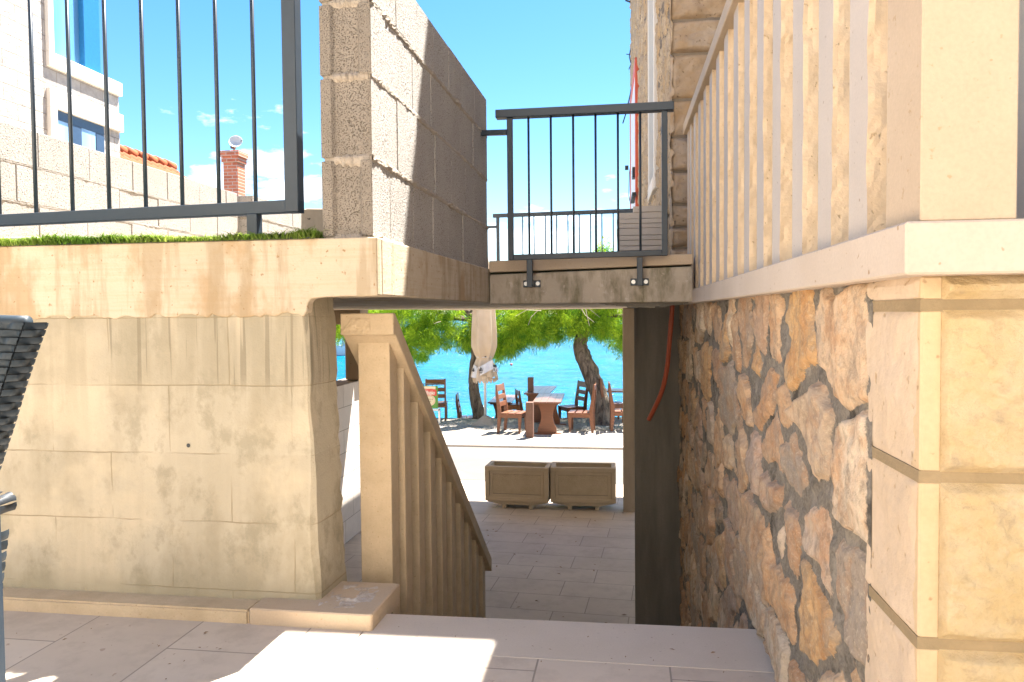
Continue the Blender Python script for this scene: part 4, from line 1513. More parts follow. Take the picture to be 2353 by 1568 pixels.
c0 = chair()
spots = [  # pixel of the seat's ground centre, yaw (front direction), label, sunk
    (1178, 995, -10, 'brown slat chair right of the parasol, backrest at its left'),
    (1337, 994, 178, 'reddish slat chair nearest the tree trunk, its back to the trunk'),
    (1316, 966, 212, 'dark slat chair behind the front table, blue sky shine on its back slats'),
    (1076, 948, 8, 'dark slat chair at the water edge left of the parasol'),
    (1431, 992, 4, 'brown slat chair half hidden by the passage column, front right'),
    (1404, 972, 14, 'dark slat chair just right of the tree trunk'),
    (1215, 962, 20, 'bluish slat chair behind the two wooden posts'),
    (1004, 968, 100, 'brown slat chair behind the green and red beer sign'),
]
place = {2: (17.6, -1.62), 3: (18.2, -1.98), 6: (18.3, -1.88), 7: (17.2, None)}
for i, (u, v, a_, lab) in enumerate(spots):
    o = c0 if i == 0 else copy_tree(c0)
    p = zt(u, v, LOW)
    y, z = place.get(i, (p.y, None))
    p = yt(u, v, y)
    o.location = (p.x, y, gz_at(p.x, y) - 0.01 if z is None else z)
    o.rotation_euler.z = math.radians(a_)
    o['label'] = lab
stl = thing('wooden_stool', 'low wooden stool between the parasol chair and the posts', 'stool', (0, 0, 0))
e = MB()
for k in range(3):
    e.box(-0.19, 0.19, -0.18 + 0.122 * k, -0.065 + 0.122 * k, 0.40, 0.425)
e.build('seat', MAT['table'], stl, 0.003)
MB().box(-0.175, 0.175, -0.17, 0.17, 0.30, 0.3995).build('apron', MAT['lumber_orange'], stl, 0.002)
for sx in (-1, 1):
    for sy in (-1, 1):
        MB().box(sx * 0.155 - 0.02, sx * 0.155 + 0.02, sy * 0.15 - 0.02, sy * 0.15 + 0.02, 0.0, 0.2995).build('leg', MAT['chair'], stl, 0.002)
p = yt(1182, 930, 18.3)
stl.location = (p.x, 18.3, -1.66)
t0 = table()
tspots = [(1262, 15.9, 2, 'wooden table standing in front, by the square post'),
          (1243, 17.55, 0, 'wooden table behind the front table, at the water edge'),
          (1157, 19.0, 2, 'wooden table behind the parasol, down at the water edge'),
          (1452, 17.4, 88, 'wooden table at the right, cut by the passage column')]
for i, (u, y, a_, lab) in enumerate(tspots):
    o = t0 if i == 0 else copy_tree(t0)
    p = yt(u, 900, y)
    o.location = (p.x, y, gz_at(p.x, y) - 0.008 if i != 2 else -1.87)
    o.rotation_euler.z = math.radians(a_)
    o['label'] = lab

for (u, yv, ztop, w, lab) in ((1216, 14.7, 925, 0.145, 'square brown wooden post in front of the near table'), (1218.5, 17.0, 868, 0.125, 'weathered wooden post rising behind the tables')):
    p = yt(u, ztop, yv)
    o = MB().box(p.x - w / 2, p.x + w / 2, yv, yv + w, gz_at(p.x, yv) - 0.1, p.z).build('wooden_post', MAT['post'], None, 0.008)
    tag(o, lab, 'post', 'square wooden posts on the beach')

# ------------------------------------------------------------------ parasol, closed
pp = zt(1120, 972, LOW)
PX, PY = pp.x, 16.6
um = thing('closed_parasol', 'closed cream parasol tied near its hem, pole in a concrete foot', 'parasol', (PX, PY, LOW))
gzp = gz_at(PX, PY)
e = MB()
e.add([(PX - 0.29, PY - 0.28, gzp - 0.03), (PX + 0.28, PY - 0.30, gzp - 0.03), (PX + 0.29, PY + 0.28, gzp - 0.03), (PX - 0.28, PY + 0.29, gzp - 0.03),
       (PX - 0.05, PY - 0.05, gzp + 0.17), (PX + 0.05, PY - 0.05, gzp + 0.17), (PX + 0.05, PY + 0.05, gzp + 0.17), (PX - 0.05, PY + 0.05, gzp + 0.17)],
      [(3, 2, 1, 0), (4, 5, 6, 7), (0, 1, 5, 4), (1, 2, 6, 5), (2, 3, 7, 6), (3, 0, 4, 7)])
e.build('foot', MAT['concrete_mid'], um, 0.012)
e = MB()
e.tube([(PX, PY, gzp + 0.1), (PX, PY, 1.95)], 0.03, 12)
e.build('pole', MAT['white'], um, smooth=True)
CX = yt(1113, 800, PY).x
zt_of = lambda v: yt(1113, v, PY).z
# canopy: pleated cloth, pinched by the tie
zk = [zt_of(v) for v in (560, 640, 705, 760, 795, 815, 821, 828, 845, 862)]
rk = [0.05, 0.17, 0.235, 0.268, 0.275, 0.205, 0.165, 0.195, 0.262, 0.295]
NA, NZ = 96, 60
G = np.zeros((NZ, NA + 1, 3))
for i in range(NZ):
    s = i / (NZ - 1)
    z = zk[0] + (zk[-1] - zk[0]) * s
    r = np.interp(-z, [-q for q in zk], rk)
    for j in range(NA + 1):
        a = 2 * math.pi * j / NA
        pl = 0.5 + 0.5 * math.cos(7 * a + 0.9 * math.sin(2 * a) + 0.6 * s)
        rr_ = r * (0.80 + 0.27 * pl ** 1.6)
        dz = 0.0
        if s > 0.75:
            dz = -(s - 0.75) / 0.25 * (0.045 + 0.075 * max(0, math.sin(3 * a + 1.0)) * 1.0 + 0.02 * math.sin(7 * a))
        G[i, j] = (CX + rr_ * math.cos(a), PY + rr_ * math.sin(a), z + dz)
cp = MB().grid(G).build('canopy', MAT['canvas'], um, smooth=True)
e = MB()
e.tube([(CX + 0.174 * math.cos(k * math.pi / 12), PY + 0.172 * math.sin(k * math.pi / 12), zt_of(820.5) + 0.004 * math.sin(k)) for k in range(25)], 0.011, 6)
e.build('tie_band', MAT['canvas_white'], cp, smooth=True)
q = yt(1115, 820, PY - 0.19)
MB().box(q.x - 0.012, q.x + 0.022, q.y - 0.012, q.y + 0.01, q.z - 0.012, q.z + 0.010).build('buckle', MAT['black'], cp)


def shell(a0, a1, v0s, v1s, r_top, r_bot, na=24, nz=12):
    G = np.zeros((nz, na, 3))
    for j in range(na):
        f = j / (na - 1)
        a = math.radians(a0 + (a1 - a0) * f)
        va, vb = v0s[0] + (v0s[1] - v0s[0]) * f, v1s[0] + (v1s[1] - v1s[0]) * f
        for i in range(nz):
            s = i / (nz - 1)
            r = r_top + (r_bot - r_top) * s
            rr_ = r * (0.97 + 0.05 * math.cos(9 * a))
            z = zt_of(va + (vb - va) * s)
            G[i, j] = (CX + rr_ * math.cos(a), PY + rr_ * math.sin(a), z)
    return G


# white valance flap with the black diamond, and the folded name band
MB().grid(shell(-128, -38, (846, 826), (868, 846), 0.245, 0.29)).build('valance', MAT['canvas_white'], cp, smooth=True)
MB().grid(shell(-172, -130, (836, 842), (866, 868), 0.235, 0.292)).build('valance', MAT['canvas_white'], cp, smooth=True)
MB().grid(shell(-36, -4, (838, 838), (850, 856), 0.272, 0.29)).build('name_band', MAT['text_black'], cp, smooth=True)
MB().grid(shell(-150, -40, (868, 860), (874, 876), 0.262, 0.235)).build('inner_fold', MAT['canvas'], cp, smooth=True)
e = MB()
for k in range(9):
    a = math.radians(-170 + 21 * k)
    x, y = CX + 0.24 * math.cos(a), PY + 0.24 * math.sin(a)
    z = zt_of(872)
    e.prism([(x - 0.035, z + 0.03), (x + 0.035, z + 0.03), (x + 0.02 * R.uniform(0.2, 1), z - 0.06 - 0.05 * R.random()), (x - 0.015, z - 0.05 - 0.04 * R.random())], 'y', y - 0.004, y + 0.004)
e.build('hem_tail', MAT['canvas'], cp)


def curved_emblem(poly, uc, vc, dy):
    q = yt(uc, vc, PY - dy)
    k = PY / 1750.0
    e = MB()
    e.prism([(q.x + a * k, q.z - b * k) for a, b in poly], 'y', q.y - 0.003, q.y)
    return e


curved_emblem([(0, -8), (4.6, 1), (0, 3.2), (-4.6, 1)], 1105, 851, 0.300).build('emblem', MAT['text_black'], cp)
curved_emblem([(-4.6, 3.0), (0, 5.4), (4.6, 3.0), (0, 8.6)], 1105, 851, 0.300).build('emblem', MAT['text_black'], cp)
curved_emblem([(0.6, -2.8), (2.0, 0.2), (0.6, 1.0)], 1105, 851, 0.304).build('emblem', MAT['canvas_white'], cp)
curved_emblem([(0, -8), (3, 1), (0, 3.2), (-3, 1)], 1087.5, 852, 0.16).build('emblem', MAT['text_black'], cp)


def lettering(txt, size, M4, mat, parent, name='lettering', ext=0.002, squeeze=1.0):
    c = bpy.data.curves.new(name, 'FONT')
    c.body = txt
    c.size = size
    c.extrude = ext
    c.align_x = 'CENTER'
    c.align_y = 'CENTER'
    c.offset = size * 0.018
    t = bpy.data.objects.new(name, c)
    COL.objects.link(t)
    dg = bpy.context.evaluated_depsgraph_get()
    me = bpy.data.meshes.new_from_object(t.evaluated_get(dg))
    bpy.data.objects.remove(t)
    me.transform(M4 @ Matrix.Diagonal((squeeze, 1, 1, 1)))
    me.transform(Matrix.Translation(-WL.get(parent.name, Vector())))
    me.materials.clear()
    me.materials.append(mat)
    o = bpy.data.objects.new(name, me)
    COL.objects.link(o)
    o.parent = parent
    return o


UPR = Matrix.Rotation(math.pi / 2, 4, 'X')
q = yt(1137, 850, PY - 0.225)
lettering('OISt', 0.15, Matrix.Translation((q.x + 0.02, q.y, q.z)) @ Matrix.Rotation(math.radians(52), 4, 'Z') @ UPR, MAT['canvas_white'], cp, squeeze=0.62)

# ------------------------------------------------------------------ advertising panel on a steel stand
ad_ = thing('menu_board', 'green and red beer board hung on a steel stand by the water', 'sign board', (0, 0, 0))
AY = 16.45
ax0, ax1 = yt(972, 900, AY).x, yt(1006, 900, AY).x
az0, az1 = yt(990, 939, AY).z, yt(990, 887.5, AY).z
gza = gz_at(ax1, AY)
e = MB()
for x in (ax0 - 0.06, ax0 + 0.18, ax1 + 0.03):
    e.box(x - 0.022, x + 0.022, AY - 0.02, AY + 0.02, gza - 0.03, az0 + 0.01)
e.box(ax0 - 0.08, ax1 + 0.05, AY - 0.02, AY + 0.02, az0 - 0.05, az0 - 0.01)
e.build('stand', MAT['steel'], ad_, 0.003)
e = MB()
e.tube([(ax0 - 0.15, AY, az1 + 0.045), (ax1 + 0.06, AY, az1 + 0.05)], 0.011, 8)
for k in range(5):
    x = ax0 - 0.08 + k * 0.1
    e.box(x - 0.006, x + 0.006, AY - 0.006, AY + 0.006, az1 - 0.01, az1 + 0.04)
e.build('hanging_bar', MAT['black'], ad_)
e = MB()
e.box(ax0 - 0.09, ax1, AY - 0.012, AY + 0.012, az0, az1)
bd = e.build('board', MAT['sign_green'], ad_, 0.003)
cxs, wz = (ax0 + ax1) / 2 - 0.01, az1 - az0


def disc(cx, cz, rx, rz, y, mat, name, a0=0, a1=360, th=0.002):
    pts = [(cx + rx * math.cos(math.radians(a0 + (a1 - a0) * k / 35)), cz + rz * math.sin(math.radians(a0 + (a1 - a0) * k / 35))) for k in range(36 if a1 - a0 < 360 else 35)]
    return MB().prism(pts, 'y', y - th, y).build(name, mat, bd)


disc(cxs, az0 + wz * 0.36, 0.125, wz * 0.24, AY - 0.0125, MAT['sign_cream'], 'label_print')
disc(cxs, az0 + wz * 0.36, 0.105, wz * 0.20, AY - 0.0150, MAT['sign_red'], 'label_ring')
disc(cxs, az0 + wz * 0.36, 0.100, wz * 0.19, AY - 0.0175, MAT['sign_cream'], 'label_print')
MB().box(cxs - 0.13, cxs + 0.13, AY - 0.0145, AY - 0.0125, az0 + wz * 0.86, az1 - 0.006).build('label_print', MAT['sign_cream'], bd)
pts = [(cxs - 0.155, az0 + wz * 0.56)] + [(cxs - 0.155 + 0.31 * k / 10, az0 + wz * (0.84 + 0.035 * math.sin(math.pi * k / 10))) for k in range(11)] + [(cxs + 0.155, az0 + wz * 0.56)] + [(cxs + 0.155 - 0.31 * k / 10, az0 + wz * (0.56 + 0.03 * math.sin(math.pi * k / 10))) for k in range(1, 10)]
MB().prism(pts, 'y', AY - 0.021, AY - 0.018).build('name_band', MAT['sign_red'], bd)
lettering('Ožujsko', 0.125, Matrix.Translation((cxs, AY - 0.024, az0 + wz * 0.705)) @ UPR, MAT['text_white'], bd, squeeze=0.56)
e = MB()
for k in range(4):
    x = cxs - 0.055 + k * 0.037
    pts = [(x + 0.012 * math.cos(t * 0.6), az0 + wz * 0.41 + 0.016 * math.sin(t * 0.6)) for t in range(10)]
    e.prism(pts, 'y', AY - 0.0195, AY - 0.0176)
e.box(cxs - 0.03, cxs + 0.03, AY - 0.0195, AY - 0.0176, az0 + wz * 0.30, az0 + wz * 0.325)
e.build('label_emblem', MAT['sign_red'], bd)

# ------------------------------------------------------------------ trees
def bottom_v(u):        # lowest foliage seen along the sea, as a height profile across the trees
    return np.interp(u, [740, 780, 900, 945, 975, 1000, 1050, 1085, 1110, 1150, 1165, 1200, 1260, 1310, 1345, 1385, 1430, 1520], [785, 790, 840, 850, 842, 818, 815, 830, 822, 850, 835, 818, 806, 792, 790, 800, 838, 830])


def foliage(name, parent, cx, hw, n_cl, seed, yc=17.0, hy=1.4, ztop=2.0, per=135):
    rr = np.random.default_rng(seed)
    cs = []
    while len(cs) < n_cl:
        x = cx + rr.uniform(-hw, hw)
        y = yc + rr.uniform(-hy, hy)
        f = math.sqrt(max(0.0, 1 - ((x - cx) / (hw * 1.04)) ** 2))
        uu = proj_u(x, y, 0.0)
        zb = 0.95 - (bottom_v(uu) - 720) / 1750 * y + 0.22 + 0.25 * rr.random() ** 2
        zt_ = 0.9 + (ztop - 0.9) * f * (1 - 0.25 * ((y - yc) / hy) ** 2)
        if zt_ < zb:
            continue
        z = zb + (zt_ - zb) * rr.random() ** 1.15
        if vnoise(np.array(x * 1.4 + seed), np.array(z * 1.6 + y), 12) < -0.22:
            continue
        cs.append((x, y, z))
    cs = np.array(cs)
    N = n_cl * per
    ci = np.repeat(np.arange(n_cl), per)
    rad = rr.uniform(0.10, 0.27, n_cl)[ci]
    dv = rr.normal(size=(N, 3))
    dv /= np.linalg.norm(dv, axis=1)[:, None]
    org = cs[ci] + dv * (rad * rr.random(N) ** 0.6)[:, None]
    axis = dv * 0.8 + rr.normal(size=(N, 3)) * 0.35 + np.array([0, 0, -0.25])
    cd = rr.normal(size=(n_cl, 3)) * 0.7
    axis += cd[ci]
    axis /= np.linalg.norm(axis, axis=1)[:, None]
    L = rr.uniform(0.05, 0.16, N)
    sd_ = np.cross(axis, rr.normal(size=(N, 3)))
    sd_ /= np.linalg.norm(sd_, axis=1)[:, None]
    Wd = rr.uniform(0.0035, 0.008, N)
    V = np.zeros((N, 4, 3))
    V[:, 0] = org
    mid = org + axis * (L * 0.5)[:, None]
    V[:, 1] = mid + sd_ * Wd[:, None]
    V[:, 3] = mid - sd_ * Wd[:, None]
    V[:, 2] = org + axis * L[:, None] + np.array([0, 0, -0.02])
    e = MB()
    e.v = V.reshape(-1, 3).tolist()
    e.f = [(4 * i, 4 * i + 1, 4 * i + 2, 4 * i + 3) for i in range(N)]
    return e.build(name, MAT['leaf'], parent, normals=False), cs


def trunk_from(pix, y, rads, parent, seed, y1=None):
    rg = random.Random(seed)
    pts, rs = [], []
    n = 5
    P = [yt(u, v, y + (0 if y1 is None else (y1 - y) * i / (len(pix) - 1))) for i, (u, v) in enumerate(pix)]
    for i in range(len(P) - 1):
        for k in range(n):
            t = k / n
            p0, p1_, p2_, p3 = P[max(i - 1, 0)], P[i], P[i + 1], P[min(i + 2, len(P) - 1)]
            pts.append(0.5 * ((2 * p1_) + (p2_ - p0) * t + (2 * p0 - 5 * p1_ + 4 * p2_ - p3) * t * t + (3 * p1_ - p0 - 3 * p2_ + p3) * t ** 3))
            rs.append(rads[i] + (rads[i + 1] - rads[i]) * t)
    pts.append(P[-1])
    rs.append(rads[-1])
    return pts, rs, rg


def tree(label, pix, y, rads, cx, hw, ncl, seed, limbs, y1=None, yc=17.0):
    t = thing('tamarisk_tree', label, 'tree', (yt(*pix[0], y).x, y, LOW), 'tamarisk trees along the beach')
    pts, rs, rg = trunk_from(pix, y, rads, t, seed, y1)
    e = MB()
    e.tube(pts, rs, 16, 0.10, rg)
    e.build('trunk', MAT['bark'], t, smooth=True)
    f, cs = foliage('crown', t, cx, hw, ncl, seed, yc)
    e = MB()
    top = pts[-1]
    rg2 = random.Random(seed + 5)
    for k in range(limbs):
        tgt = Vector(cs[rg2.randrange(len(cs))])
        st_ = pts[-1 - rg2.randrange(4)]
        mid = (st_ + tgt) / 2 + Vector((rg2.uniform(-0.2, 0.2), rg2.uniform(-0.2, 0.2), 0.18))
        e.tube([st_, (st_ + mid) / 2 + Vector((0, 0, 0.05)), mid, (mid + tgt) / 2, tgt], [0.05, 0.04, 0.028, 0.018, 0.007], 7)
    e.build('limb', MAT['bark'], t, smooth=True)
    return t


tree_a = tree('tamarisk tree with thick leaning trunk behind the front chairs', [(1387, 985), (1386, 955), (1380, 920), (1366, 880), (1352, 845), (1338, 815), (1334, 785), (1350, 745), (1362, 715)], 16.75,
     [0.24, 0.215, 0.20, 0.185, 0.19, 0.18, 0.15, 0.12, 0.10], -0.45, 2.25, 900, 31, 16, 17.6, 18.1)
tree('tamarisk tree with slim dark trunk behind the parasol', [(1101, 962), (1099, 945), (1092, 915), (1088, 885), (1088, 850), (1094, 815), (1090, 770), (1080, 720)], 17.55,
     [0.17, 0.14, 0.125, 0.115, 0.11, 0.12, 0.10, 0.09], -4.15, 1.8, 720, 37, 14, None, 18.5)
tree('tamarisk tree glimpsed through the gap left of the stair newel', [(735, 985), (738, 940), (745, 880), (752, 820), (758, 770)], 17.0, [0.16, 0.14, 0.12, 0.11, 0.1], -6.75, 1.1, 330, 41, 8)
# bare twigs and a few yellow sprays at the top of the near tree
e = MB()
for (a, b, c) in (((1480, 850), (1440, 848), (1408, 866)), ((1470, 850), (1452, 868), (1444, 890)), ((1600, 838), (1618, 850), (1640, 868)), ((1590, 845), (1600, 862), (1625, 882)), ((1205, 880), (1195, 882), (1187, 886)), ((1600, 840), (1606, 868), (1612, 892))):
    ps = [yt(u * 0.8404, v * 0.8404, 15.45) for u, v in (a, b, c)]
    e.tube(ps, [0.008, 0.006, 0.003], 5)
tag(e.build('dead_twigs', stone('bare_twig', (0.42, 0.35, 0.27), (0.34, 0.27, 0.2), 20)), 'pale bare twigs hanging in front of the tree crowns', 'twigs', kind='stuff')
# sprig rising above the near tree, seen through the gate
b_ = yt(1386, 575, 17.0)
e = MB()
e.tube([(b_.x - 0.1, 17.0, 1.2), (b_.x + 0.02, 17.0, 1.8), (b_.x, 17.0, b_.z + 0.14)], [0.02, 0.014, 0.004], 6)
for k in range(420):
    o_ = Vector((b_.x + R.gauss(0, 0.11), 17.0 + R.gauss(0, 0.1), b_.z - 0.05 + R.gauss(0, 0.12)))
    a_ = Vector((R.gauss(0, 1), R.gauss(0, 1), R.gauss(0.4, 1))).normalized()
    s_ = a_.cross(Vector((R.gauss(0, 1), R.gauss(0, 1), R.gauss(0, 1)))).normalized()
    e.add([o_, o_ + a_ * 0.06 + s_ * 0.008, o_ + a_ * 0.12, o_ + a_ * 0.06 - s_ * 0.008], [(0, 1, 2, 3)])
e.build('sprig', MAT['leaf'], tree_a, normals=False)

# ------------------------------------------------------------------ on and by the water, far off
bo = thing('motor_boat', 'white motor boat on the water, glimpsed above the stair handrail', 'boat', (-21.5, 60, -2.3))
e = MB()
bp = yt(804, 712, 60)
e.prism([(bp.x - 0.9, -2.35), (bp.x + 0.9, -2.35), (bp.x + 1.3, -1.5), (bp.x - 1.1, -1.5)], 'y', 59.2, 61)
e.build('hull', MAT['white'], bo, 0.05)
e = MB()
e.prism([(bp.x - 0.55, -1.5), (bp.x + 0.55, -1.5), (bp.x + 0.35, 1.35), (bp.x - 0.45, 1.35)], 'y', 59.5, 60.7)
e.build('cabin', MAT['white'], bo, 0.05)
by_ = thing('buoy', 'small orange buoy on the sea right of the parasol', 'buoy', yt(1175, 838, 46))
q = Vector(by_.location)
WL[by_.name] = q
e = MB()
e.lathe([(0.01, -0.08), (0.065, -0.05), (0.08, 0), (0.065, 0.05), (0.02, 0.08)], q, 12)
e.build('float', MAT['red'], by_, smooth=True)
rp = thing('beach_parasol', 'red and white striped beach parasol above the stair handrail', 'parasol', (0, 0, 0))
RY_ = 17.0
rc = yt(855, 700, RY_)
for k in range(8):
    a0, a1 = math.pi * 2 * k / 8, math.pi * 2 * (k + 1) / 8
    G = np.zeros((8, 5, 3))
    for i in range(8):
        for j in range(5):
            s, a = i / 7, a0 + (a1 - a0) * j / 4
            r = 0.175 * math.sin(s * math.pi / 2 * 1.0)
            G[i, j] = (rc.x + r * math.cos(a), RY_ + r * math.sin(a), rc.z + 0.32 - 0.44 * s ** 2)
    MB().grid(G).build('canopy_panel', MAT['red'] if k % 3 else MAT['white'], rp, smooth=True)
e = MB()
e.tube([(rc.x, RY_, LOW), (rc.x, RY_, rc.z + 0.3)], 0.018, 8)
e.build('pole', MAT['white'], rp)

# ------------------------------------------------------------------ white house at left, roof, chimney
WX = -7.0
wh = thing('white_house', 'white split-stone house at upper left with blue-framed windows', 'house', (WX, 8, LOW))
zc = yt(272, 200, 10.5)
yE = 9.80
e = MB()
zs0 = 4.213
e.box(WX - 4, WX, 2.0, yE, LOW, zs0 - 0.17)
e.build('wall', MAT['house_white'], wh)
yj = 8.464
yg = 8.557
yr = 9.494
e = MB()
e.box(WX - 4, WX - 0.002, 2.0, yj, zs0 - 0.17, 7.2)
e.build('upper_wall', MAT['house_white'], wh)
sil = MB()
sil.box(WX - 0.8, WX + 0.045, yj, yE + 0.03, zs0 - 0.18, zs0 + 0.0)
sil.box(WX - 0.3, WX + 0.045, yj, yg, zs0, 7.2)
su = sil.build('window_surround', MAT['white_stone'], wh, 0.006)
MB().box(WX - 3.9, WX - 0.10, yg, yr - 0.02, zs0, 7.1).build('pane', MAT['glass'], su)
MB().box(WX - 0.13, WX - 0.03, yr - 0.32, yr, zs0, 7.1).build('window_frame', paint('blue_frame', (0.02, 0.16, 0.36), 0.35), su, 0.01)
# lower window
zl1 = 3.535
yl0 = 8.451
yl1 = 8.572
lo = MB()
lo.box(WX - 0.3, WX + 0.05, yl0, yE + 0.03, zl1, zl1 + 0.24)
lo.box(WX - 0.3, WX + 0.05, yl0, yl1, 1.3, zl1)
ls = lo.build('window_surround', MAT['white_stone'], wh, 0.006)
wf = MB()
ye = 9.465
wf.box(WX - 0.02, WX + 0.012, yl1, ye, zl1 - 0.12, zl1)
ym = 8.945
wf.box(WX - 0.02, WX + 0.012, ym - 0.09, ym + 0.09, 1.4, zl1 - 0.12)
wf.box(WX - 0.02, WX + 0.012, ye - 0.16, ye, 1.4, zl1 - 0.12)
wf.build('window_frame', paint('slate_blue_frame', (0.035, 0.07, 0.13), 0.4), ls, 0.004)
MB().box(WX - 0.03, WX + 0.004, yl1, ye, 1.4, zl1 - 0.11).build('pane', mk_glass('lower_window_glass', (0.20, 0.33, 0.5)), ls)

rh = thing('tiled_roof_house', 'low house with orange clay tile roof behind the grey block wall', 'house', (-9, 14, LOW))
ra, rb = yt(238, 314, 12.9), yt(382, 388, 15.0)
RXm = -9.6
zr0 = 4.16
MB().box(-12, -8.95, 12.95, 15.0, LOW, zr0 - 0.5).build('wall', MAT['white_stone'], rh)
e = MB()
nu_, nv_ = 60, 84
G = np.zeros((nu_, nv_, 3))
for i in range(nu_):
    s = i / (nu_ - 1)
    for j in range(nv_):
        y = 12.6 + 2.5 * j / (nv_ - 1)
        wv_ = 0.035 * math.cos(2 * math.pi * y / 0.22)
        st2 = 0.03 * ((s * 9) % 1.0)
        G[i, j] = (RXm + 0.75 * s, y, zr0 - 0.02 - 0.52 * s + wv_ + 0.03 * ((s * 3) % 1.0))
e.grid(G)
e.build('roof', MAT['tile_roof'], rh)
e = MB()
for k in range(8):
    y = 12.6 + k * 0.32
    e.tube([(RXm, y, zr0 + 0.0), (RXm, y + 0.34, zr0 + 0.0)], [0.115, 0.095], 10)
e.build('ridge_tiles', MAT['tile_roof'], rh, smooth=True)

cy = 16.5
ca_, cb_ = yt(514, 440, cy), yt(545, 440, cy)
ch = thing('chimney', 'red brick chimney with corbelled cap behind the grey block wall', 'chimney', (ca_.x, cy, LOW), rz=0)
zt1 = yt(530, 347, cy).z
dcr = 0.36
MB().box(ca_.x, cb_.x + 0.02, cy, cy + dcr, LOW, zt1 - 0.26).build('stack', MAT['brick'], ch, 0.006)
e = MB()
e.box(ca_.x - 0.03, cb_.x + 0.05, cy - 0.03, cy + dcr + 0.03, zt1 - 0.258, zt1 - 0.13)
e.box(ca_.x - 0.06, cb_.x + 0.08, cy - 0.06, cy + dcr + 0.06, zt1 - 0.128, zt1)
e.build('cap', MAT['brick'], ch, 0.006)
dcn = yt(542, 328, cy + 0.1)
dsh = thing('satellite_dish', 'weathered white satellite dish fixed on top of the brick chimney', 'satellite dish', dcn)
e = MB()
prof = [(0.002, 0.0), (0.06, 0.008), (0.11, 0.025), (0.15, 0.05), (0.155, 0.05), (0.11, 0.015), (0.06, -0.004), (0.002, -0.012)]
e.lathe(prof, (0, 0, 0), 28)
M_ = Matrix.Translation(dcn) @ Matrix.Rotation(math.radians(18), 4, 'Z') @ Matrix.Rotation(math.radians(68), 4, 'X')
e.v = [tuple(M_ @ Vector(p)) for p in e.v]
e.build('reflector', stone('dirty_white_dish', (0.66, 0.64, 0.6), (0.5, 0.48, 0.44), 9, 60, 0.1, 0.6, (0.25, 0.2, 0.15), 14, (0.66, 0.7)), dsh, smooth=True)
e = MB()
e.tube([(dcn.x - 0.08, dcn.y + 0.06, zt1 - 0.01), (dcn.x - 0.08, dcn.y + 0.06, dcn.z + 0.05)], 0.022, 8)
e.box(dcn.x - 0.15, dcn.x - 0.05, dcn.y + 0.02, dcn.y + 0.1, dcn.z - 0.12, dcn.z + 0.05)
e.build('mount', MAT['bark'], dsh)

# ------------------------------------------------------------------ wicker chair at the left edge
wc = thing('wicker_chair', 'dark grey woven wicker armchair cut off at the left frame edge', 'chair', (-1.25, 1.22, 0))


def weave(e, fn, nr, ncol, amp=0.004, gap=0.86):
    """fn(s, t) -> (point, normal); straps along s woven over uprights along t"""
    for r in range(nr):
        for c in range(ncol):
            over = (r + c) % 2 == 0
            t0, t1 = (r + 0.5 - gap / 2) / nr, (r + 0.5 + gap / 2) / nr
            K = 5
            vs = []
            for k in range(K):
                s = (c + k / (K - 1)) / ncol
                hgt = amp * (0.4 + math.sin(math.pi * k / (K - 1))) if over else amp * (0.4 - 0.9 * math.sin(math.pi * k / (K - 1)))
                for tt, bulge in ((t0, -0.0008), ((t0 + t1) / 2, 0.0006), (t1, -0.0008)):
                    p, nn = fn(s, tt)
                    vs.append(p + nn * (hgt + bulge))
            fs = []
            for k in range(K - 1):
                fs += [(k * 3, k * 3 + 3, k * 3 + 4, k * 3 + 1), (k * 3 + 1, k * 3 + 4, k * 3 + 5, k * 3 + 2)]
            e.add(vs, fs)


BY = 1.20
tl = [yt(u_ + 9, v_, 1.245) for u_, v_ in ((114, 735), (90, 800), (63, 880), (33, 980), (-1, 1082), (-33, 1180))]


def edge_x(z):
    zz_ = [p.z for p in tl][::-1]
    xx_ = [p.x for p in tl][::-1]
    return float(np.interp(z, zz_, xx_))


ztop, zbot = yt(60, 727, BY).z, 0.50


def back_fn(s, t):
    z = zbot + (ztop - 0.012 - zbot) * t + 0.006 * math.sin(3 * s)
    x1 = edge_x(z)
    x = x1 - 0.50 * (1 - s)
    y = BY + 0.06 * (1 - s) ** 2 - 0.02 * s
    return Vector((x, y, z)), Vector((0.05, -1, 0.05)).normalized()


e = MB()
weave(e, back_fn, 34, 20, 0.0055)
bk = e.build('backrest', MAT['wicker'], wc, smooth=True)
e = MB()
G = np.zeros((2, 24, 3))
for i, s in enumerate((0.0, 1.0)):
    for j in range(24):
        p, nn = back_fn(s, j / 23)
        G[i, j] = p - nn * 0.006
e.grid(G)
e.build('uprights', MAT['wicker_dark'], bk)
# woven right edge turning back
e = MB()


def side_fn(s, t):
    p, nn = back_fn(1.0, t)
    return p + Vector((0.006 * math.sin(math.pi * s), 0.055 * s, 0)), Vector((1, -0.2, 0)).normalized()


weave(e, side_fn, 34, 2, 0.005)
e.build('edge_weave', MAT['wicker'], bk, smooth=True)
e = MB()
e.tube([back_fn(k / 20, 1.0)[0] + Vector((-0.004, 0.012, 0.0)) for k in range(21)], 0.012, 10)
e.build('top_roll', MAT['wicker'], bk, smooth=True)
e = MB()
G = np.zeros((2, 24, 3))
for i, s_ in enumerate((-0.02, 1.0)):
    for j in range(24):
        p, nn = side_fn(s_, j / 23)
        G[i, j] = p - nn * 0.003
e.grid(G)
e.build('edge_core', MAT['wicker_dark'], bk)
# arm
ar = yt(18, 1150, 1.05)


def arm_fn(s, t):
    a = math.pi * (0.15 + 1.2 * t)
    x = ar.x - 0.012 - 0.035 + 0.035 * math.cos(a - 0.9)
    z = ar.z - 0.03 + 0.035 * math.sin(a - 0.9 + 0.6)
    return Vector((x, 0.72 + 0.36 * s, z)), Vector((math.cos(a - 0.9), 0, math.sin(a - 0.3))).normalized()


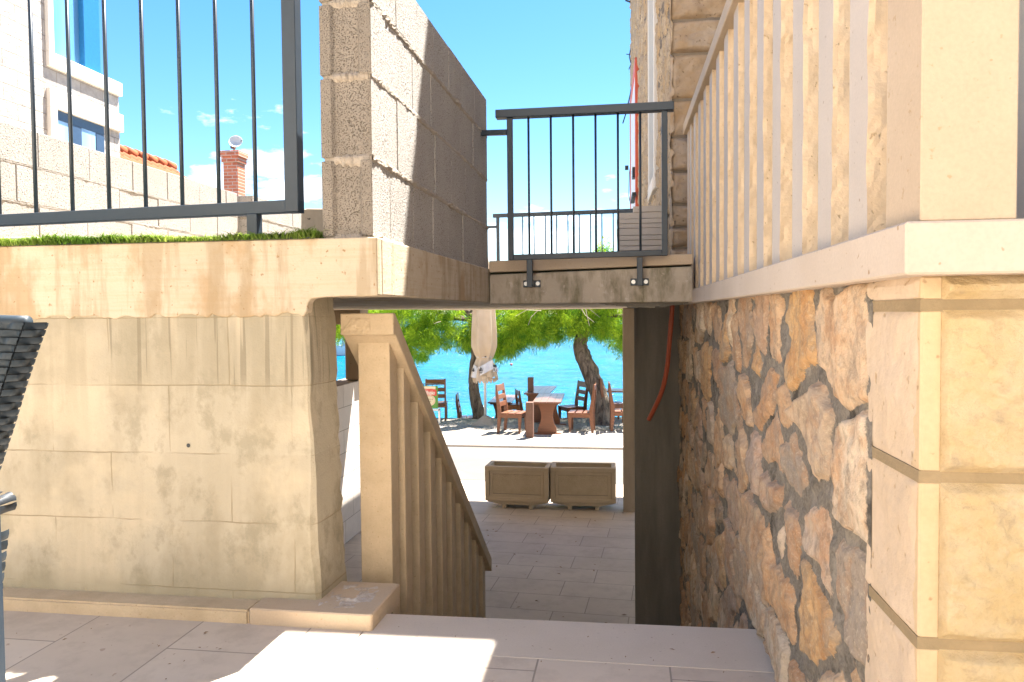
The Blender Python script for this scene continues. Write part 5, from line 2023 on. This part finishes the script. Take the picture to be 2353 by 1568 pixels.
e = MB()
weave(e, arm_fn, 8, 14, 0.003)
e.build('armrest', MAT['wicker_dark'], wc, smooth=True)


def panel_fn(s, t):
    return Vector((ar.x - 0.018 - 0.05 * (1 - t), 0.74 + 0.33 * s, 0.30 + (ar.z - 0.05 - 0.30) * t)), Vector((1, 0, 0))


e = MB()
weave(e, panel_fn, 18, 12, 0.003)
e.build('arm_panel', MAT['wicker'], wc, smooth=True)
e = MB()
e.box(ar.x - 0.80, ar.x - 0.24, 0.72, 1.18, 0.30, 0.42)
e.build('seat', MAT['wicker'], wc, 0.03)
for x in (ar.x - 0.76, ar.x - 0.30):
    for y in (0.75, 1.14):
        e = MB()
        e.box(x - 0.018, x + 0.018, y - 0.018, y + 0.018, 0.0, 0.31)
        e.build('leg', MAT['wicker'], wc, 0.004)
pe = yt(7, 1200, 0.916)
gl = thing('table_frame', 'dark teal metal table leg at the left frame edge before the chair', 'table', (pe.x, 0.9, 0))
zg = yt(4, 930, 0.9).z
MB().box(pe.x - 0.035, pe.x, 0.88, 0.915, 0.0, zg - 0.02).build('leg', MAT['metal'], gl, 0.003)
MB().box(pe.x - 0.6, pe.x - 0.001, 0.6, 0.913, zg - 0.02, zg).build('tabletop', MAT['metal'], gl, 0.003)
MB().box(pe.x - 0.60, pe.x - 0.565, 0.6, 0.635, 0.0, zg - 0.02).build('leg', MAT['metal'], gl, 0.003)

# ------------------------------------------------------------------ added house behind the viewpoint, bounces warm sunlight onto the shaded fronts
fh = thing('bounce_facade', 'added cream house front behind the viewpoint, bouncing warm light onto the terrace', 'house', (-2, -4.2, 0))
e = MB()
for a_, b_ in ((-9, -5.2), (-4.2, -2.2), (-1.2, 0.9), (1.9, 6)):
    e.box(a_, b_, -4.6, -4.2, -1.5, 7.0)
for a_, b_ in ((-5.2, -4.2), (-2.2, -1.2), (0.9, 1.9)):
    e.box(a_, b_, -4.6, -4.2, 2.15, 3.6)
    e.box(a_, b_, -4.6, -4.2, 5.0, 7.0)
    e.box(a_, b_, -4.6, -4.2, -1.5, -0.01)
e.build('wall', stone('cream_render', (0.80, 0.71, 0.58), (0.76, 0.67, 0.54), 3, 120, 0.1), fh)
for a_ in (-5.2, -2.2, 0.9):
    for z0, z1 in ((0.0, 2.15), (3.6, 5.0)):
        MB().box(a_, a_ + 1.0, -4.52, -4.46, z0, z1).build('window', MAT['glass'], fh)
MB().box(-9.2, 6.2, -9, -4.0, 7.0, 7.15).build('roof', MAT['tile_roof'], fh)

# dry leaf bits and grit lying about on the terrace and the passage floor
e = MB()
rg = random.Random(91)
for k in range(150):
    if k < 90:
        x, y, z = rg.uniform(-2.0, 0.36), rg.uniform(1.5, 2.30), 0.0012
        if x < -0.75 and y > 2.15:
            y -= 0.2
        sz = rg.uniform(0.0012, 0.0035) if rg.random() < 0.9 else rg.uniform(0.004, 0.006)
    else:
        x, y, z = rg.uniform(-1.6, 0.0), rg.uniform(5.6, 10.4), LOW + 0.0012
        sz = rg.uniform(0.004, 0.016)
    a = rg.uniform(0, 6.28)
    ca_, sa_ = math.cos(a), math.sin(a)
    P_ = [(-1.6, 0, 0), (0, -0.6, 0.25), (1.7, 0.1, 0.1), (0.1, 0.7, 0.4)]
    e.add([(x + sz * (p * ca_ - q * sa_), y + sz * (p * sa_ + q * ca_), z + sz * h_) for p, q, h_ in P_], [(0, 1, 2, 3)])
tag(e.build('leaf_litter', stone('dry_leaf', (0.20, 0.11, 0.06), (0.32, 0.22, 0.13), 40, 90, 0.1), None, normals=False), 'scattered dry leaf bits and grit on the pale paving', 'litter', kind='stuff')
